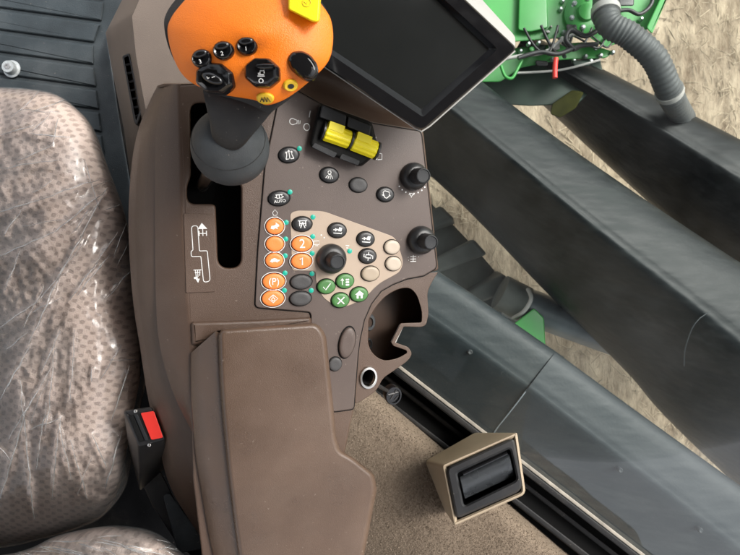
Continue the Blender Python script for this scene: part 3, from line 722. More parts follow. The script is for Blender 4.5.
def ic_cube(bm, f): strokes(bm, f, [[(-2.6, 1.6), (2.6, 1.6), (2.6, -1.6), (-2.6, -1.6), (-2.6, 1.6)], [(0, 4.2), (0, 1.6)], [(0, -4.2), (0, -1.6)], [(-4.6, 2.2), (-4.6, -.8), (-2.6, -.8)], [(4.6, -2.2), (4.6, .8), (2.6, .8)]], 1.0)
def ic_one(bm, f): strokes(bm, f, [[(-2, 2), (.4, 3.8), (.4, -3.6)]], 1.5)
def ic_txt(s, z): return lambda bm, f: text(bm, f, s, z, .0002)
def ic_check(bm, f): strokes(bm, f, [[(-3.6, 0), (-1.2, -3), (3.8, 3.2)]], 1.2)
def ic_x(bm, f): strokes(bm, f, [[(-3.4, 3.2), (3.2, -3.4)], [(3.6, 3.4), (-3.4, -3.2)]], 1.4)
def ic_home(bm, f): poly(bm, f, [(-4.6, .4), (0, 4.2), (4.6, .4), (3, .4), (3, -3.6), (1.1, -3.6), (1.1, -.8), (-1.1, -.8), (-1.1, -3.6), (-3, -3.6), (-3, .4)], -.0003, .0003)
def ic_swap(bm, f):
    strokes(bm, f, [[(-3.4, -3.2), (-3.4, 2)], [(-4.8, 1), (-3.4, 3), (-2, 1)]], 1.0)
    for i in range(3): poly(bm, f, [(.2, 2.6-i*2.6), (3.6, 2.6-i*2.6), (3.6, 1-i*2.6), (.2, 1-i*2.6)], -.0003, .0003)
def ic_hare(bm, f):
    poly(bm, f, [(-4.4, -2), (-3.6, .6), (-1, 1), (1, 2.2), (.4, 4.2), (2, 3), (3.8, 1.8), (4.2, .2), (2, -.4), (2.6, -2.6), (0, -1.6), (-1.4, -2.8)], -.0003, .0003)
def ic_turtle(bm, f):
    poly(bm, f, [(-4.6, -1), (-3, 1.6), (0, 2.6), (2.6, 1.4), (3.4, .6), (4.8, .8), (4.8, -.6), (3, -1), (2.6, -2.2), (1.4, -1.2), (-1.8, -1.2), (-2.6, -2.2), (-3.2, -1.1)], -.0003, .0003)
def ic_diamond(bm, f):
    strokes(bm, f, [[(0, 4), (4.6, 0), (0, -4), (-4.6, 0), (0, 4)], arc(0, -.6, 1.6, 0, 360), [(0, 3), (0, 1)]], .9)
button(288.7, 155, 9.8, 7.4, 'black', ic_field, rot=8); led(299.5, 148.5)
button(329, 175, 9.2, 7.4, 'black', ic_lampbeam, rot=-6)
button(358, 185, 8.8, 7, 'grey', rot=-6)
button(385, 194.5, 8.6, 7, 'black', ic_tag, rot=-6)
button(279, 198.3, 10.3, 7.2, 'black', ic_auto, rot=6); led(290, 192)
button(302, 224, 9.6, 7.2, 'black', ic_table, h0=.0012); led(313, 217, .0012)
button(337, 230.3, 9, 7.2, 'black', ic_seat, h0=.0012, rot=-6, label='left black button with a small seat symbol')
button(365.4, 239, 8.7, 7.2, 'black', ic_seat, h0=.0012, rot=-6, label='right black button with a small seat symbol')
button(367.3, 256, 8.7, 7.2, 'black', ic_cube, h0=.0012, rot=-6)
button(391.6, 247, 8, 7, 'cream', h0=.0012, rot=-6); button(393, 263.5, 8, 7, 'cream', h0=.0012, rot=-6)
button(370, 273.5, 9, 7.3, 'tan', h0=.0012)
button(301.6, 243.8, 10, 7.6, 'obutton', ic_txt('2', 9), ring=True, h0=.0012); button(301.2, 261, 10, 7.6, 'obutton', ic_one, ring=True, h0=.0012)
led(312.8, 236.5, .0012); led(312.2, 253.2, .0012); led(349.7, 251, .0012)
for x, y, ic in ((326, 286.3, ic_check), (344.7, 281, ic_swap), (340, 300, ic_x), (358.7, 294.2, ic_home)):
    button(x, y, 8.8, 7.3, 'green', ic, h0=.0012)
button(274.6, 226.3, 8.6, 7.9, 'obutton', ic_hare, ring=True); button(274.6, 243.8, 8.6, 7.4, 'obutton', ring=True); button(274.1, 260.2, 8.6, 7.4, 'obutton', ic_turtle, ring=True)
button(273.5, 281.2, 10.6, 8, 'obutton', ic_txt('(P)', 6.8), ring=True); button(272.7, 298.2, 10.6, 8, 'obutton', ic_diamond, ring=True)
for x, y in ((286.2, 222.4), (285.7, 239), (285.2, 255.7), (285, 273), (284.4, 290.3), (312, 273.6), (311.2, 290.4)): led(x, y)
button(301, 281.7, 10.4, 7.2, 'grey'); button(300.3, 298.4, 10.4, 7.2, 'grey')
button(346.8, 342.3, 15.2, 8, 'panel', rot=78, hh=.004, label='tall plain brown oval button'); button(335, 363.8, 6.4, 7, 'grey', hh=.003, label='small round button half under the armrest')

def knob(x, y, rb, rk, label, h0=.0006):
    c = Q(x, y, h0); k = sc(c)
    b = obj('knob_base', lathe(bmesh.new(), c, [(rb*k, 0), (rb*k, .003), (rb*.97*k, .006), (rb*.86*k, .009), (rb*.70*k, .0105), (rb*.62*k, .0110)], N, U, V, 40), 'black', co, label=label)
    bm = lathe(bmesh.new(), c+N*.008, [(rk*1.02*k, 0), (rk*k, .012), (rk*.97*k, .019), (rk*.90*k, .0205), (rk*.80*k, .0208), (rk*.74*k, .0198), (rk*.3*k, .0196)], N, U, V, 48, lobes=16, la=.02)
    obj('dial', bm, 'dkgrey', b)
knob(413, 176.5, 13.8, 7.8, 'upper rotary knob at the right edge'); knob(420.5, 240, 14.2, 7.6, 'lower rotary knob at the right edge'); knob(331, 258.5, 15, 8.0, 'rotary knob on the beige inlay', .0012)

# printed marks on the panel
def marks(name, x, y, fn_, h=.0007, rot=0):
    c = Q(x, y, h); bm = bmesh.new(); fn_(bm, Frame(c, rot)); return obj(name, bm, 'white', co, smooth=0)
marks('printed_mark', 295, 122, lambda b, f: strokes(b, f, [arc(-2.5, 0, 3, 60, 300, 12), [(-1, 2.6), (2, 2)], [(-1, -2.6), (2, -1)], [(2, 2), (2, -1.6)], [(3.4, 2.6), (3.4, -1.6)], [(5, 2.4), (5, -1)]], .8), rot=-8)
marks('printed_mark', 306.7, 127, lambda b, f: strokes(b, f, [arc(0, 0, 3, 0, 360, 18, 3.4)], 1.0))
marks('printed_mark', 309.7, 114, lambda b, f: strokes(b, f, [[(-.6, -3.2), (.8, 3.2)]], 1.0))
marks('printed_mark', 375.3, 139.5, lambda b, f: strokes(b, f, [[(-.6, -2.5), (.6, 2.5)]], 1.0))
marks('printed_mark', 379, 156.5, lambda b, f: (poly(b, f, [(-4, -3.2), (-3, 3), (-1.4, 3), (-2, -3.2)], -.0003, .0002), strokes(b, f, [[(-1, 3.4), (3, 2.6), (3, -2.8), (-1.4, -3.2)]], 1.0)))
marks('printed_mark', 275, 213.6, lambda b, f: strokes(b, f, [[(-1.6, -1.8), (-2.4, 1), (0, 4), (2.4, 1), (1.6, -1.8), (-1.6, -1.8)], [(-3, -3.4), (3, -3.4)]], .6))
def dots(b, f, r_, a0, a1, n_):
    for i in range(n_):
        a = R(a0+(a1-a0)*i/(n_-1)); x, y = r_*math.cos(a), r_*math.sin(a); poly(b, f, [(x+.75*math.cos(t), y+.75*math.sin(t)) for t in [k*math.pi/4 for k in range(8)]], -.0003, .0002)
marks('printed_mark', 412.5, 176.5, lambda b, f: (dots(b, f, 17, 215, 322, 8), text(b, f, '\u263c', 5, .0002, -1.5, -14.8) if False else strokes(b, f, [arc(-1, -18, 1.4, 0, 360, 8), [(-3.8, -18), (-3, -18)], [(1, -18), (1.8, -18)], [(-1, -20.8), (-1, -20)]], .7)))
marks('printed_mark', 418, 240, lambda b, f: strokes(b, f, [[(-8, -16.5), (-2, -16.5)], [(-8, -19), (-2, -19)], [(-5, -15), (-5, -21)], [(-8, -21.4), (-2, -21.4)], [(-10.6, -17), (-10, -17)], [(0.4, -17), (1, -17)], [(-10, -20), (-9.6, -20)]], .8))
marks('printed_mark', 317, 243, lambda b, f: (strokes(b, f, [[(-3.4, 2), (2, 2), (2, -1.6), (-3.4, -1.6), (-3.4, 2)], [(-2, -2.8), (1, -2.8)]], .8), dots(b, f, 9, 35, 60, 2)), .0013)
marks('printed_mark', 347, 247, lambda b, f: strokes(b, f, [[(-1.5, 1.5), (2.2, 1)], [(-.8, -1), (1.2, -1.2)]], .9), .0013)
marks('connector_line', 274.6, 243.5, lambda b, f: strokes(b, f, [[(0, 8.6), (0, 9.8)], [(0, -7.4), (0, -8.8)]], 1.0))

# lever pattern plate
pl = slab(rnd([(183.5, 213.5), (214.5, 214), (215.3, 292), (186, 293)], 1.5), -.0008, .6, .003)
pp = obj('pattern_plate', pl, 'brown', co, wn=True)
f = Frame(Q(199.5, 253, -.0007)); bm = bmesh.new()
T = lambda x, y: (x-199.5, 253-y)
path_ = rnd([(193, 226, 3), (199, 225.5, 3), (199.5, 251, 1), (207, 251, 1.5), (208.5, 282, 3), (202, 283, 3), (200.6, 256.5, 1), (191.5, 256.5, 2), (191.5, 251, 2), (193.4, 250, 1)], 2, 4)
strokes(bm, f, [[T(x, y) for x, y in path_]+[T(*path_[0])]], .9)
poly(bm, f, [T(203, 223), T(208, 229), T(198+1, 229)], -.0003, .0003)
strokes(bm, f, [[T(203.5, 229), T(203.5, 236)], [T(200, 231), T(200, 236)], [T(207, 231), T(207, 236)], [T(200, 233.5), T(207, 233.5)]], 1.0)
poly(bm, f, [T(193, 277), T(196.6, 277), T(196.6, 279), T(198.5, 279), T(196.8, 283.2), T(194.6, 279), T(193, 279)], -.0003, .0003)
strokes(bm, f, [[T(193, 270), T(200.4, 270)], [T(194, 272.5), T(199.5, 272.5)], [T(194.6, 270), T(195.2, 277)], [T(199, 270), T(198.6, 276)], [T(196.8, 270), T(196.8, 277)]], .9)
obj('printed_pattern', bm, 'white', pp, smooth=0)

# double rocker with yellow barrels
h0 = .0006
hous = rnd([(319, 103, 5), (372, 122, 5), (379, 152, 6), (361, 167, 4), (309, 146.5, 5)], 5, 5)
bm = bmesh.new()
loft(bm, [[Q(x, y, h0) for x, y in hous], [Q(x, y, .010) for x, y in inset(hous, .6)], [Q(x, y, .0135) for x, y in inset(hous, 1.8)], [Q(x, y, .0145) for x, y in inset(hous, 3.6)]])
rk = obj('rocker_switch', bm, 'jet', co, wn=True, label='black double rocker switch with yellow barrels')
def quad(name, pts, h, dp, m, par, r=2, rim=1.2): return obj(name, slab(rnd(pts, r, 4), h, rim, dp), m, par, wn=True)
def pxn(x, y): return (250+x/3.995, 80+y/3.995)
quad('top_pad', [pxn(288, 98), pxn(386, 142), pxn(380, 186), pxn(277, 148)], .0205, .012, 'dkgrey', rk)
quad('top_pad', [pxn(392, 146), pxn(484, 184), pxn(478, 224), pxn(386, 186)], .0205, .012, 'dkgrey', rk)
quad('lower_pad', [pxn(258, 250), pxn(350, 292), pxn(336, 312), pxn(246, 268)], .0148, .006, 'dkgrey', rk, 1.5, .6)
quad('lower_pad', [pxn(368, 292), pxn(440, 322), pxn(432, 342), pxn(356, 314)], .0148, .006, 'dkgrey', rk, 1.5, .6)
for (a, b) in (((298, 205), (398, 240)), ((408, 245), (502, 282))):
    A_ = Q(*pxn(*a), .016); B_ = Q(*pxn(*b), .016); dx = (B_-A_).normalized(); up = (N-dx*N.dot(dx)).normalized(); sd_ = dx.cross(up)
    bm = bmesh.new(); n_s = 44
    def cr(p_, s_):
        out_ = []
        for k in range(n_s):
            t = 2*math.pi*k/n_s; rr = .0080*s_*(1+(.07 if (k//2) % 2 else 0))
            out_.append(p_+up*(rr*math.cos(t))+sd_*(rr*math.sin(t)))
        return out_
    loft(bm, [cr(A_, .9), cr(A_+dx*.001, 1), cr(B_-dx*.001, 1), cr(B_, .9)], cap0=True)
    yb = obj('barrel', bm, 'yellow', rk, smooth=30)
    bm = bmesh.new(); fr = Frame(A_, 0, dx, -sd_, up, 1.0)
    if fr.v.dot(Y1) < 0: fr.v = -fr.v
    ln = (B_-A_).length
    def bx(x0, x1, y0, y1, z0, z1_): loft(bm, [[fr.p(x0, y0, z0), fr.p(x1, y0, z0), fr.p(x1, y1, z0), fr.p(x0, y1, z0)], [fr.p(x0, y0, z1_), fr.p(x1, y0, z1_), fr.p(x1, y1, z1_), fr.p(x0, y1, z1_)]])
    bx(ln*.04, ln*.62, .002, .0092, 0, .0092); obj('finger_tab', bm, 'yellow', yb, smooth=0)
    for e_, q in ((A_, -1), (B_, 1)):
        bm = tube(bmesh.new(), [e_+dx*(q*.0003), e_+dx*(q*.0022)], .0088, 28); obj('end_cap', bm, 'black', rk)

# cup holder: C shaped wall at the back corner of the panel
cup_o = rnd([(438.2, 272, 1), (432, 281.6, 5), (427, 292, 8), (428.5, 314, 4), (426, 325, 3), (421, 327, 2), (403.5, 326.6, 1), (395, 342.4, 1), (408, 347.0, 2), (412.5, 353.6, 4), (407.5, 361, 4), (397.6, 368, 6), (383, 378, 4), (376, 391, 5), (366, 398, 5), (355.5, 404, 2), (357.5, 352, .1), (360, 337, .1), (364, 319, .1), (371, 303, .1), (381, 290, .1), (393.5, 281, .1), (408, 275.5, .1), (424, 273, .1)], 3, 5)
cup_h = rnd([(368.5, 320, 2), (375.5, 307, 8), (386.5, 295, 8), (399, 288.5, 6), (410, 287.5, 6), (417, 295, 8), (422, 312, 5), (421.5, 322.5, 2), (400.5, 323.2, 1), (391, 342.5, 1), (393.6, 346, 1), (406.5, 350.4, 1.5), (407, 353, 2), (397.5, 358.5, 6), (384, 361, 8), (374, 355.5, 8), (368, 345.5, 8)], 3, 6)
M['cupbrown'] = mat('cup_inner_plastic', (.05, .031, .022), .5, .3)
sock_h = oval(368.2, 377.3, 7.6, 9.6, 32)
bm = slab(dens(cup_o, 4), -.0030, .5, .075, holes=[(dens(cup_h, 4), .6, .050), (sock_h, .3, .03)]); ch = obj('cup_holder', bm, 'brown', co, wn=True)
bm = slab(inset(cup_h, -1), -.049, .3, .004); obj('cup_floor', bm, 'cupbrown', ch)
bm = slab(inset(sock_h, -1), -.031, .3, .002); obj('socket_floor', bm, 'deep', ch)
bm = slab(rnd([(399.5, 324), (404, 325.5), (395.5, 343.5), (390.5, 342)], 1), -.012, .5, .03); obj('cup_spring', bm, 'silver', co)
c = Q(369, 322, -.05); bm = lathe(bmesh.new(), c, [(.011, -.02), (.011, .0), (.009, .003), (.006, .003), (.005, 0)], N, U, V, 28, .7, 1); obj('cup_clip', bm, 'rubber', co)
c = Q(368, 344, -.05); bm = lathe(bmesh.new(), c, [(.008, -.02), (.008, .0), (.006, .003), (.004, .001)], N, U, V, 28, .7, 1); obj('cup_clip', bm, 'rubber', co)

# power socket
c = Q(368.2, 377.3, -.003); k = sc(c)
bm = lathe(bmesh.new(), c, [(10.6*k, -.004), (10.6*k, .001), (9.9*k, .0028), (8.0*k, .0030), (7.2*k, .0018), (7.0*k, -.02)], N, U, V, 40, .88, 1.12, cap1=False)
sk = obj('power_socket', bm, 'chrome', co, label='round chrome power socket with hanging cap')
bm = lathe(bmesh.new(), c, [(7.05*k, -.003), (6.8*k, -.028), (.5*k, -.028)], N, U, V, 32, .88, 1.12); obj('socket_well', bm, 'deep', sk)
cq = Q(393, 395, -.035); k = sc(cq)
tl = (U*.35+V*.25+N).normalized()
bm = lathe(bmesh.new(), cq, [(9*k, -.008), (9.4*k, -.002), (9.4*k, .002), (8.6*k, .0035), (7.2*k, .0035), (6.6*k, .001), (1*k, .001)], N, U, V, 36, .92, 1.05)
cp_ = obj('socket_cap', bm, 'gloss', co)
bm = bmesh.new()
f = Frame(cq+N*.001); strokes(bm, f, [[(-5.5, 1), (5.5, 3)], [(-3, -4), (3, 5.5)], [(1, -5), (5, -1)]], 2.2); obj('cap_ribs', bm, 'black', cp_)
bm = tube(bmesh.new(), [Q(*p_) for p_ in spline([(374, 383, -.004), (379, 386, -.012), (384, 389, -.028), (388, 391, -.034)], 5)], .0022, 8); obj('cap_strap', bm, 'black', cp_)

# ============================================================ ARMREST (hinged pad on the console)
ar_o = [(218, 329, 9), (317, 322.5, 12), (326, 334, 8), (332, 392, 30), (336.4, 438, 3), (340, 450, 4), (354, 458, 5), (374, 474, 4), (377, 489, 4), (364, 556, 5), (350, 640), (262, 640), (246, 600), (238, 555, 20), (228.6, 484, 40), (220, 392, 40)]
ar = dens(rnd(ar_o, 6, 8), 5)
bm = bmesh.new(); rings = []
for i in range(9):
    a = math.pi/2*i/8
    rings.append([(x, y, .030-.0075*(1-math.sin(a))) for x, y in inset(ar, 5.5*(1-math.cos(a)))])
cx, cy = 285, 480
base = []
for x, y, h in rings[0]: base.append((x, y, -.02))
allr = [[Q(x, y, -.03) for x, y, h in rings[0]]]+[[Q(x, y, h) for x, y, h in r_] for r_ in rings]
loft(bm, allr, cap1=True)
am = obj('armrest', bm, 'leather', co, wn=True, label='long brown vinyl armrest pad behind the buttons')
# left flank of the armrest
ra = [(216, 331), (217.8, 345), (219.2, 370), (220.8, 392), (224.4, 440), (229.4, 484), (238.6, 555), (250, 640)]
oa = [(191, 353), (190.6, 365), (190.8, 385), (191.4, 405), (195, 450), (200, 484), (213, 555), (236, 640)]
rows = []
for (x, y), (X_, Y_) in zip(ra, oa):
    rows.append([(x+6, y+(3 if y < 340 else 0), .0225), (x, y, .0222), (x*.92+X_*.08, y*.92+Y_*.08, .0205), (x*.5+X_*.5, y*.5+Y_*.5, .0125), (X_*.96+x*.04, Y_*.96+y*.04, .0035), (X_, Y_, .0), (X_+1, Y_, -.05)])
R2 = list(zip(*[spline(list(c_), 8) for c_ in zip(*rows)]))
bm = surf([[Q(*p_) for p_ in r_] for r_ in R2]); obj('armrest_side', bm, 'leather', am, smooth=60)
# small top corner closing plate
bm = surf([[Q(191, 353, 0), Q(203.5, 341, .0125), Q(216, 331, .0222), Q(222, 330, .0215)], [Q(193, 352, -.04), Q(204, 341, -.04), Q(216, 331, -.04), Q(222, 329, -.04)]]); obj('armrest_end', bm, 'leather', am)

# ============================================================ DISPLAY
dz = .085
dp = thing('display_monitor', 'black tilted touchscreen monitor with silver rear housing above the console', 'monitor', W(400, 40, dz-.03))
bez = rnd([(421.8, 131.5, 7), (517.5, 48.5, 6), (396, -66, 6), (240, 10, 6)], 5, 6)
def WZ(x, y, z):   # the screen tilts a little towards the seat
    q = W(x, y, z); return q
bm = bmesh.new()
bko = rnd([(420.5, 129, 8), (518.5, 40, 9), (414, -76, 6), (244, 2, 6)], 5, 6)
loft(bm, [[W(x, y, dz-.034) for x, y in inset(bko, 6)], [W(x, y, dz-.026) for x, y in inset(bko, .5)], [W(x, y, dz-.010) for x, y in bko], [W(x, y, dz-.0035) for x, y in bez]], cap0=True, cap1=False); obj('rear_housing', bm, 'silver', dp, smooth=35)
scr = [(423, 116.5, 2), (497, 49, 3), (396, -45, 3), (268, 11, 3)]
scr = rnd(scr, 2, 6); scr2 = rnd([(421.5, 109, 1), (489, 48.8, 1), (396, -38, 1), (275, 11, 1)], 1, 6)
bm = bmesh.new()
loft(bm, [[W(x, y, dz-.0045) for x, y in bez], [W(x, y, dz-.001) for x, y in inset(bez, .3)], [W(x, y, dz) for x, y in inset(bez, 1.4)], [W(x, y, dz) for x, y in inset(scr, -.6)], [W(x, y, dz-.0008) for x, y in scr], [W(x, y, dz-.006) for x, y in scr2]], cap1=False)
obj('bezel', bm, 'gloss', dp, smooth=25)
# bright chamfer line on the near edge
bm = tube(bmesh.new(), [W(x, y, dz-.004) for x, y in ((250, 17), (330, 70.5), (414, 127.5), (421.5, 131.6), (430, 126), (515, 51))], .0007, 6); obj('edge_trim', bm, 'silver', dp)
bm = bmesh.new(); loft(bm, [[W(x, y, dz-.0075) for x, y in inset(scr2, -.5)], [W(x, y, dz-.0058) for x, y in inset(scr2, -.3)]], cap1=True); obj('screen', bm, 'screen', dp, smooth=0)
bm = tube(bmesh.new(), [W(380, 10, dz-.03), W(372, 20, .02), W(360, 30, -.06)], .022, 20); obj('mount_arm', bm, 'black', dp)

# ============================================================ JOYSTICK
js = thing('joystick', 'orange-topped multifunction joystick with black buttons and grey rubber boot', 'joystick', Q(212, 190, -.02))
# shaft
obj('shaft', tube(bmesh.new(), [Q(202, 186, -.045), W(207, 178, .052), W(216, 160, .075)], [.006, .006, .010], 20), 'chrome', js)
cb = W(230.5, 147, .085); k = sc(cb)
axb = (W(250, 85, .125)-cb); axb = (Vector((.12, .35, 1))).normalized(); e1 = (X1-axb*X1.dot(axb)).normalized(); e2 = axb.cross(e1)
pr = []
for i in range(22):
    a = -math.pi/2+.15+(math.pi-.6)*i/21; pr.append((38.5*k*math.cos(a), 38.5*k*.98*math.sin(a)))
bm = lathe(bmesh.new(), cb, pr, axb, e1, e2, 48, cap0=True); bo = obj('rubber_boot', bm, 'rubber', js, smooth=60)
pts = [cb+(e1*math.cos(a)+e2*math.sin(a))*(38.5*k*math.cos(.42))+axb*(38.5*k*.98*math.sin(.42)) for a in [2*math.pi*i/48 for i in range(49)]]
obj('boot_seam', tube(bmesh.new(), pts, .0004, 6), 'stem', bo)
# neck
rings = []
for (x, y, z, rx, ry) in spline([(227, 138, .108, 13, 10), (228.5, 135, .118, 17.5, 15), (232, 124, .128, 22.5, 18), (236, 110, .136, 30, 20), (240, 97, .142, 37, 21), (249, 82, .146, 48, 22), (252, 64, .148, 60, 28)], 5):
    kk = (D-z)/F; c = W(x, y, z); tx = Vector((1, -.12, 0)).normalized(); tq = max(0, min(1, (138-y)/60)); tyv = Vector((0, .95-.15*tq, .3+.3*tq)).normalized()
    rings.append([c+tx*(rx*kk*math.cos(2*math.pi*i/40))+tyv*(ry*kk*math.sin(2*math.pi*i/40)) for i in range(40)])
bm = bmesh.new(); loft(bm, rings, cap0=True); obj('grip', bm, 'stem', js, smooth=70)
# orange head
ho = spline([(167.5, 32), (170, 20), (178, 8), (192, -6), (215, -16), (250, -22), (285, -18), (311, -6), (325, 9), (331.5, 22), (333, 42), (328, 62), (311, 80), (292, 95), (278, 102.5), (265.5, 105), (254, 100), (222.6, 94.5), (197.5, 86), (182, 74), (172, 54)], 5, closed=True)
HZ = .150
hc = (251, 42)
rings = []
def dome(s_, x, y):     # gentle crown, a touch higher at the far end
    return HZ+.020*(1-s_**3.2)+(42-y)*.00006
for s_, dzz in ((.80, -.030), (.93, -.024), (.985, -.014), (1.0, -.005)):
    rings.append([W(hc[0]+(x-hc[0])*s_-3.5*(dzz > -.02), hc[1]+(y-hc[1])*s_-7*(dzz > -.02), HZ+dzz-.006) for x, y in ho])
blk = [list(r_) for r_ in rings]
bm = bmesh.new(); loft(bm, blk, cap0=True, cap1=True); obj('head_base', bm, 'stem', js, smooth=60)
rr_ = [[W(hc[0]+(x-hc[0])*.997, hc[1]+(y-hc[1])*.997, HZ-.008) for x, y in ho]]
for s_ in (1.0, .992, .975, .95, .91, .86, .78, .68, .55, .4, .25, .1):
    rr_.append([W(hc[0]+(x-hc[0])*s_, hc[1]+(y-hc[1])*s_, dome(s_, x, y)-(.0015 if s_ == 1.0 else 0)) for x, y in ho])
bm = bmesh.new(); loft(bm, rr_); obj('orange_cover', bm, 'orange', js, smooth=60)
def hz(x, y):
    # radial factor of a pixel on the head
    a = math.atan2(y-hc[1], x-hc[0]); best = min(ho, key=lambda p_: abs(math.atan2(p_[1]-hc[1], p_[0]-hc[0])-a)); rr = math.hypot(best[0]-hc[0], best[1]-hc[1])
    s_ = min(1, math.hypot(x-hc[0], y-hc[1])/rr); return dome(s_, hc[0]+(best[0]-hc[0]), best[1]), s_
JN = Vector((-.02, -.12, 1)).normalized(); JU = (X1-JN*JN.x).normalized(); JV = JN.cross(JU)
def jbtn(name, x, y, outline, hh, m, rot=0, lbl=None, prof=((1, 0), (1, .5), (.94, .82), (.82, 1), (.3, .9)), tilt=None, grp='joystick buttons'):
    def sp(a, b_): return W(a, b_, hz(a, b_)[0])
    JN = (sp(x+2, y)-sp(x-2, y)).cross(sp(x, y-2)-sp(x, y+2)).normalized().lerp(Vector((-.02, -.12, 1)).normalized(), .25 if grp is None or name == 'push_button' else .8).normalized()
    JU = (X1-JN*JN.x).normalized(); JV = JN.cross(JU)
    z, s_ = hz(x, y); c = W(x, y, z-(.0002 if name in ('badge', 'push_button') else .0015)); f_ = Frame(c, rot, JU, JV, JN)
    bm = bmesh.new()
    loft(bm, [[f_.p(u*r_, v*r_, h_*hh+.0) for u, v in outline] for r_, h_ in [(1, -.5)]+list(prof)])
    o = obj(name, bm, m, js, smooth=45, label=lbl, group=grp); f_.c = c+JN*(hh*.97); return o, f_
circ = lambda rx, ry, n=24: [(rx*math.cos(2*math.pi*i/n), ry*math.sin(2*math.pi*i/n)) for i in range(n)]
octg = lambda rx, ry: rnd([(rx*math.cos(2*math.pi*(i+.5)/8), ry*math.sin(2*math.pi*(i+.5)/8)) for i in range(8)], 2.5, 3)
for (x, y, s_, r_) in ((203.5, 59.5, '3', 14), (224.6, 51.5, '2', 10), (247.8, 47.2, '1', 6)):
    o, f_ = jbtn('thumb_button', x, y, [(p_[0], p_[1]) for p_ in circ(10.6, 9)], .006, 'gloss', r_, lbl='small black thumb button marked '+s_,
                 prof=((1, 0), (1, .45), (.93, .8), (.80, .95), (.4, .62), (.15, .6)))
    bm = bmesh.new(); f2 = Frame(f_.c+JV*(3.5*f_.k)-JN*.002, r_, JU, JV, JN)
    loft(bm, [[f2.p(u, v, h_) for u, v in circ(rx, ry)] for rx, ry, h_ in ((8, 4, -.001), (8, 4, .002), (6.6, 2.8, .0036), (3, 1, .0040))]); obj('raised_bar', bm, 'gloss', o, smooth=50)
    bm = bmesh.new(); text(bm, Frame(f_.c-JV*(4.2*f_.k)+JN*.0004, r_, JU, JV, JN), s_, 4, .0004); obj('digit', bm, 'white', o, smooth=0)
o, f_ = jbtn('thumb_switch', 216.8, 79, octg(21, 16), .008, 'gloss', -4, lbl='large left octagonal glossy black thumb switch', prof=((1, 0), (1, .35), (.95, .7), (.82, .95), (.62, .72), (.3, .6)))
bm = bmesh.new(); f2 = Frame(f_.c-JN*.003, -20, JU, JV, JN)
loft(bm, [[f2.p(u, v-1, h_) for u, v in circ(rx, ry)] for rx, ry, h_ in ((12, 6, 0), (11.5, 5.6, .003), (9, 3.6, .0048), (4, 1.2, .005))]); obj('raised_pad', bm, 'gloss', o, smooth=50)
bm = bmesh.new(); f2 = Frame(f_.c+JN*.0022, 0, JU, JV, JN); strokes(bm, f2, [[(-5, 0), (-4, -2), (-2.6, -1)], [(0, -1), (3, 0)]], .8); obj('symbol', bm, 'white', o, smooth=0)
o, f_ = jbtn('thumb_switch', 263, 73.5, octg(19, 15), .008, 'gloss', -2, lbl='middle octagonal glossy black thumb switch with white symbol', prof=((1, 0), (1, .35), (.95, .7), (.84, .98), (.66, .86), (.3, .8)))
bm = bmesh.new(); f2 = Frame(f_.c-JN*.0008, 0, JU, JV, JN)
strokes(bm, f2, [arc(-.3, -9, 2.1, 0, 360, 12), [(-3.6, -4.4), (3.4, -4.4)], [(-3, -1.6), (-1, -1.6), (-1, .8), (3, .8), (3, -1.6)], [(-3, -3), (3, -3)], [(0, 4), (0, 5)]], .9); obj('symbol', bm, 'white', o, smooth=0)
bm = bmesh.new(); f2 = Frame(f_.c-JN*.0012, 0, JU, JV, JN)
loft(bm, [[f2.p(u+5, v+4.5, h_) for u, v in circ(rx, ry)] for rx, ry, h_ in ((10, 3.4, -.001), (9.4, 2.6, .003), (5, 1, .0038))]); obj('raised_pad', bm, 'gloss', o, smooth=50)
kid = rnd([(-16, 5), (-11, 12), (-1, 13.5), (8, 9.5), (14.5, 1), (15.5, -8), (11, -14.5), (2, -14.5), (-6, -10), (-13, -4)], 3, 3)
o, f_ = jbtn('thumb_switch', 303, 65.6, kid, .009, 'gloss', 0, lbl='right curved glossy black thumb switch', prof=((1, 0), (1, .4), (.93, .75), (.78, .96), (.4, 1.0)))
bm = bmesh.new(); f2 = Frame(f_.c, 0, JU, JV, JN); strokes(bm, f2, [spline([(-9, 6.6), (-2, 8.2), (5, 5.2), (10, -1), (11.4, -6)], 4)], 1.0, -.0003); obj('highlight_line', bm, 'silver', o)  # silver stroke painting the curved highlight on the switch
o, f_ = jbtn('push_button', 290, 84.5, circ(7.6, 6, 28), .0035, 'gold', -8, lbl='small yellow push button with dark centre')
bm = bmesh.new(); poly(bm, f_, circ(3.2, 2.4), -.001, .0003); obj('centre', bm, 'mark', o, smooth=0)
o, f_ = jbtn('badge', 265.3, 97.8, circ(8.8, 6.2, 28), .0022, 'gold', 0, lbl='gold oval badge with black field symbol', grp=None)
bm = bmesh.new(); strokes(bm, f_, [[(-5, -2.6), (-2.6, 2.2), (-1.8, -2.6)], [(5, -2.6), (2.6, 2.2), (1.8, -2.6)], [(-1.4, -2.6), (0, 2.8), (1.4, -2.6)], [(-3.8, -.4), (-1.6, -.4)]], .9); obj('symbol', bm, 'mark', o, smooth=0)
# yellow top switch
bm = slab(rnd([(288.5, -14, 2), (320.5, -12, 2), (318.6, 22, 3), (312.5, 21.5, 2), (288.6, 9.5, 2)], 2, 4), HZ+.026, 1.6, .02, fn=W, flare=1.0)
o = obj('top_switch', bm, 'yellow', js, wn=True, label='yellow wedge switch on top of the joystick', group=None)
bm = bmesh.new(); strokes(bm, Frame(W(306.5, 2.5, HZ+.0262), 0, X1, Y1, Z1), [arc(0, 0, 4.2, 0, 360, 18), [(-2.6, 1), (0, -1.6), (2, 2)]], .7); obj('symbol', bm, 'gold', o, smooth=0)

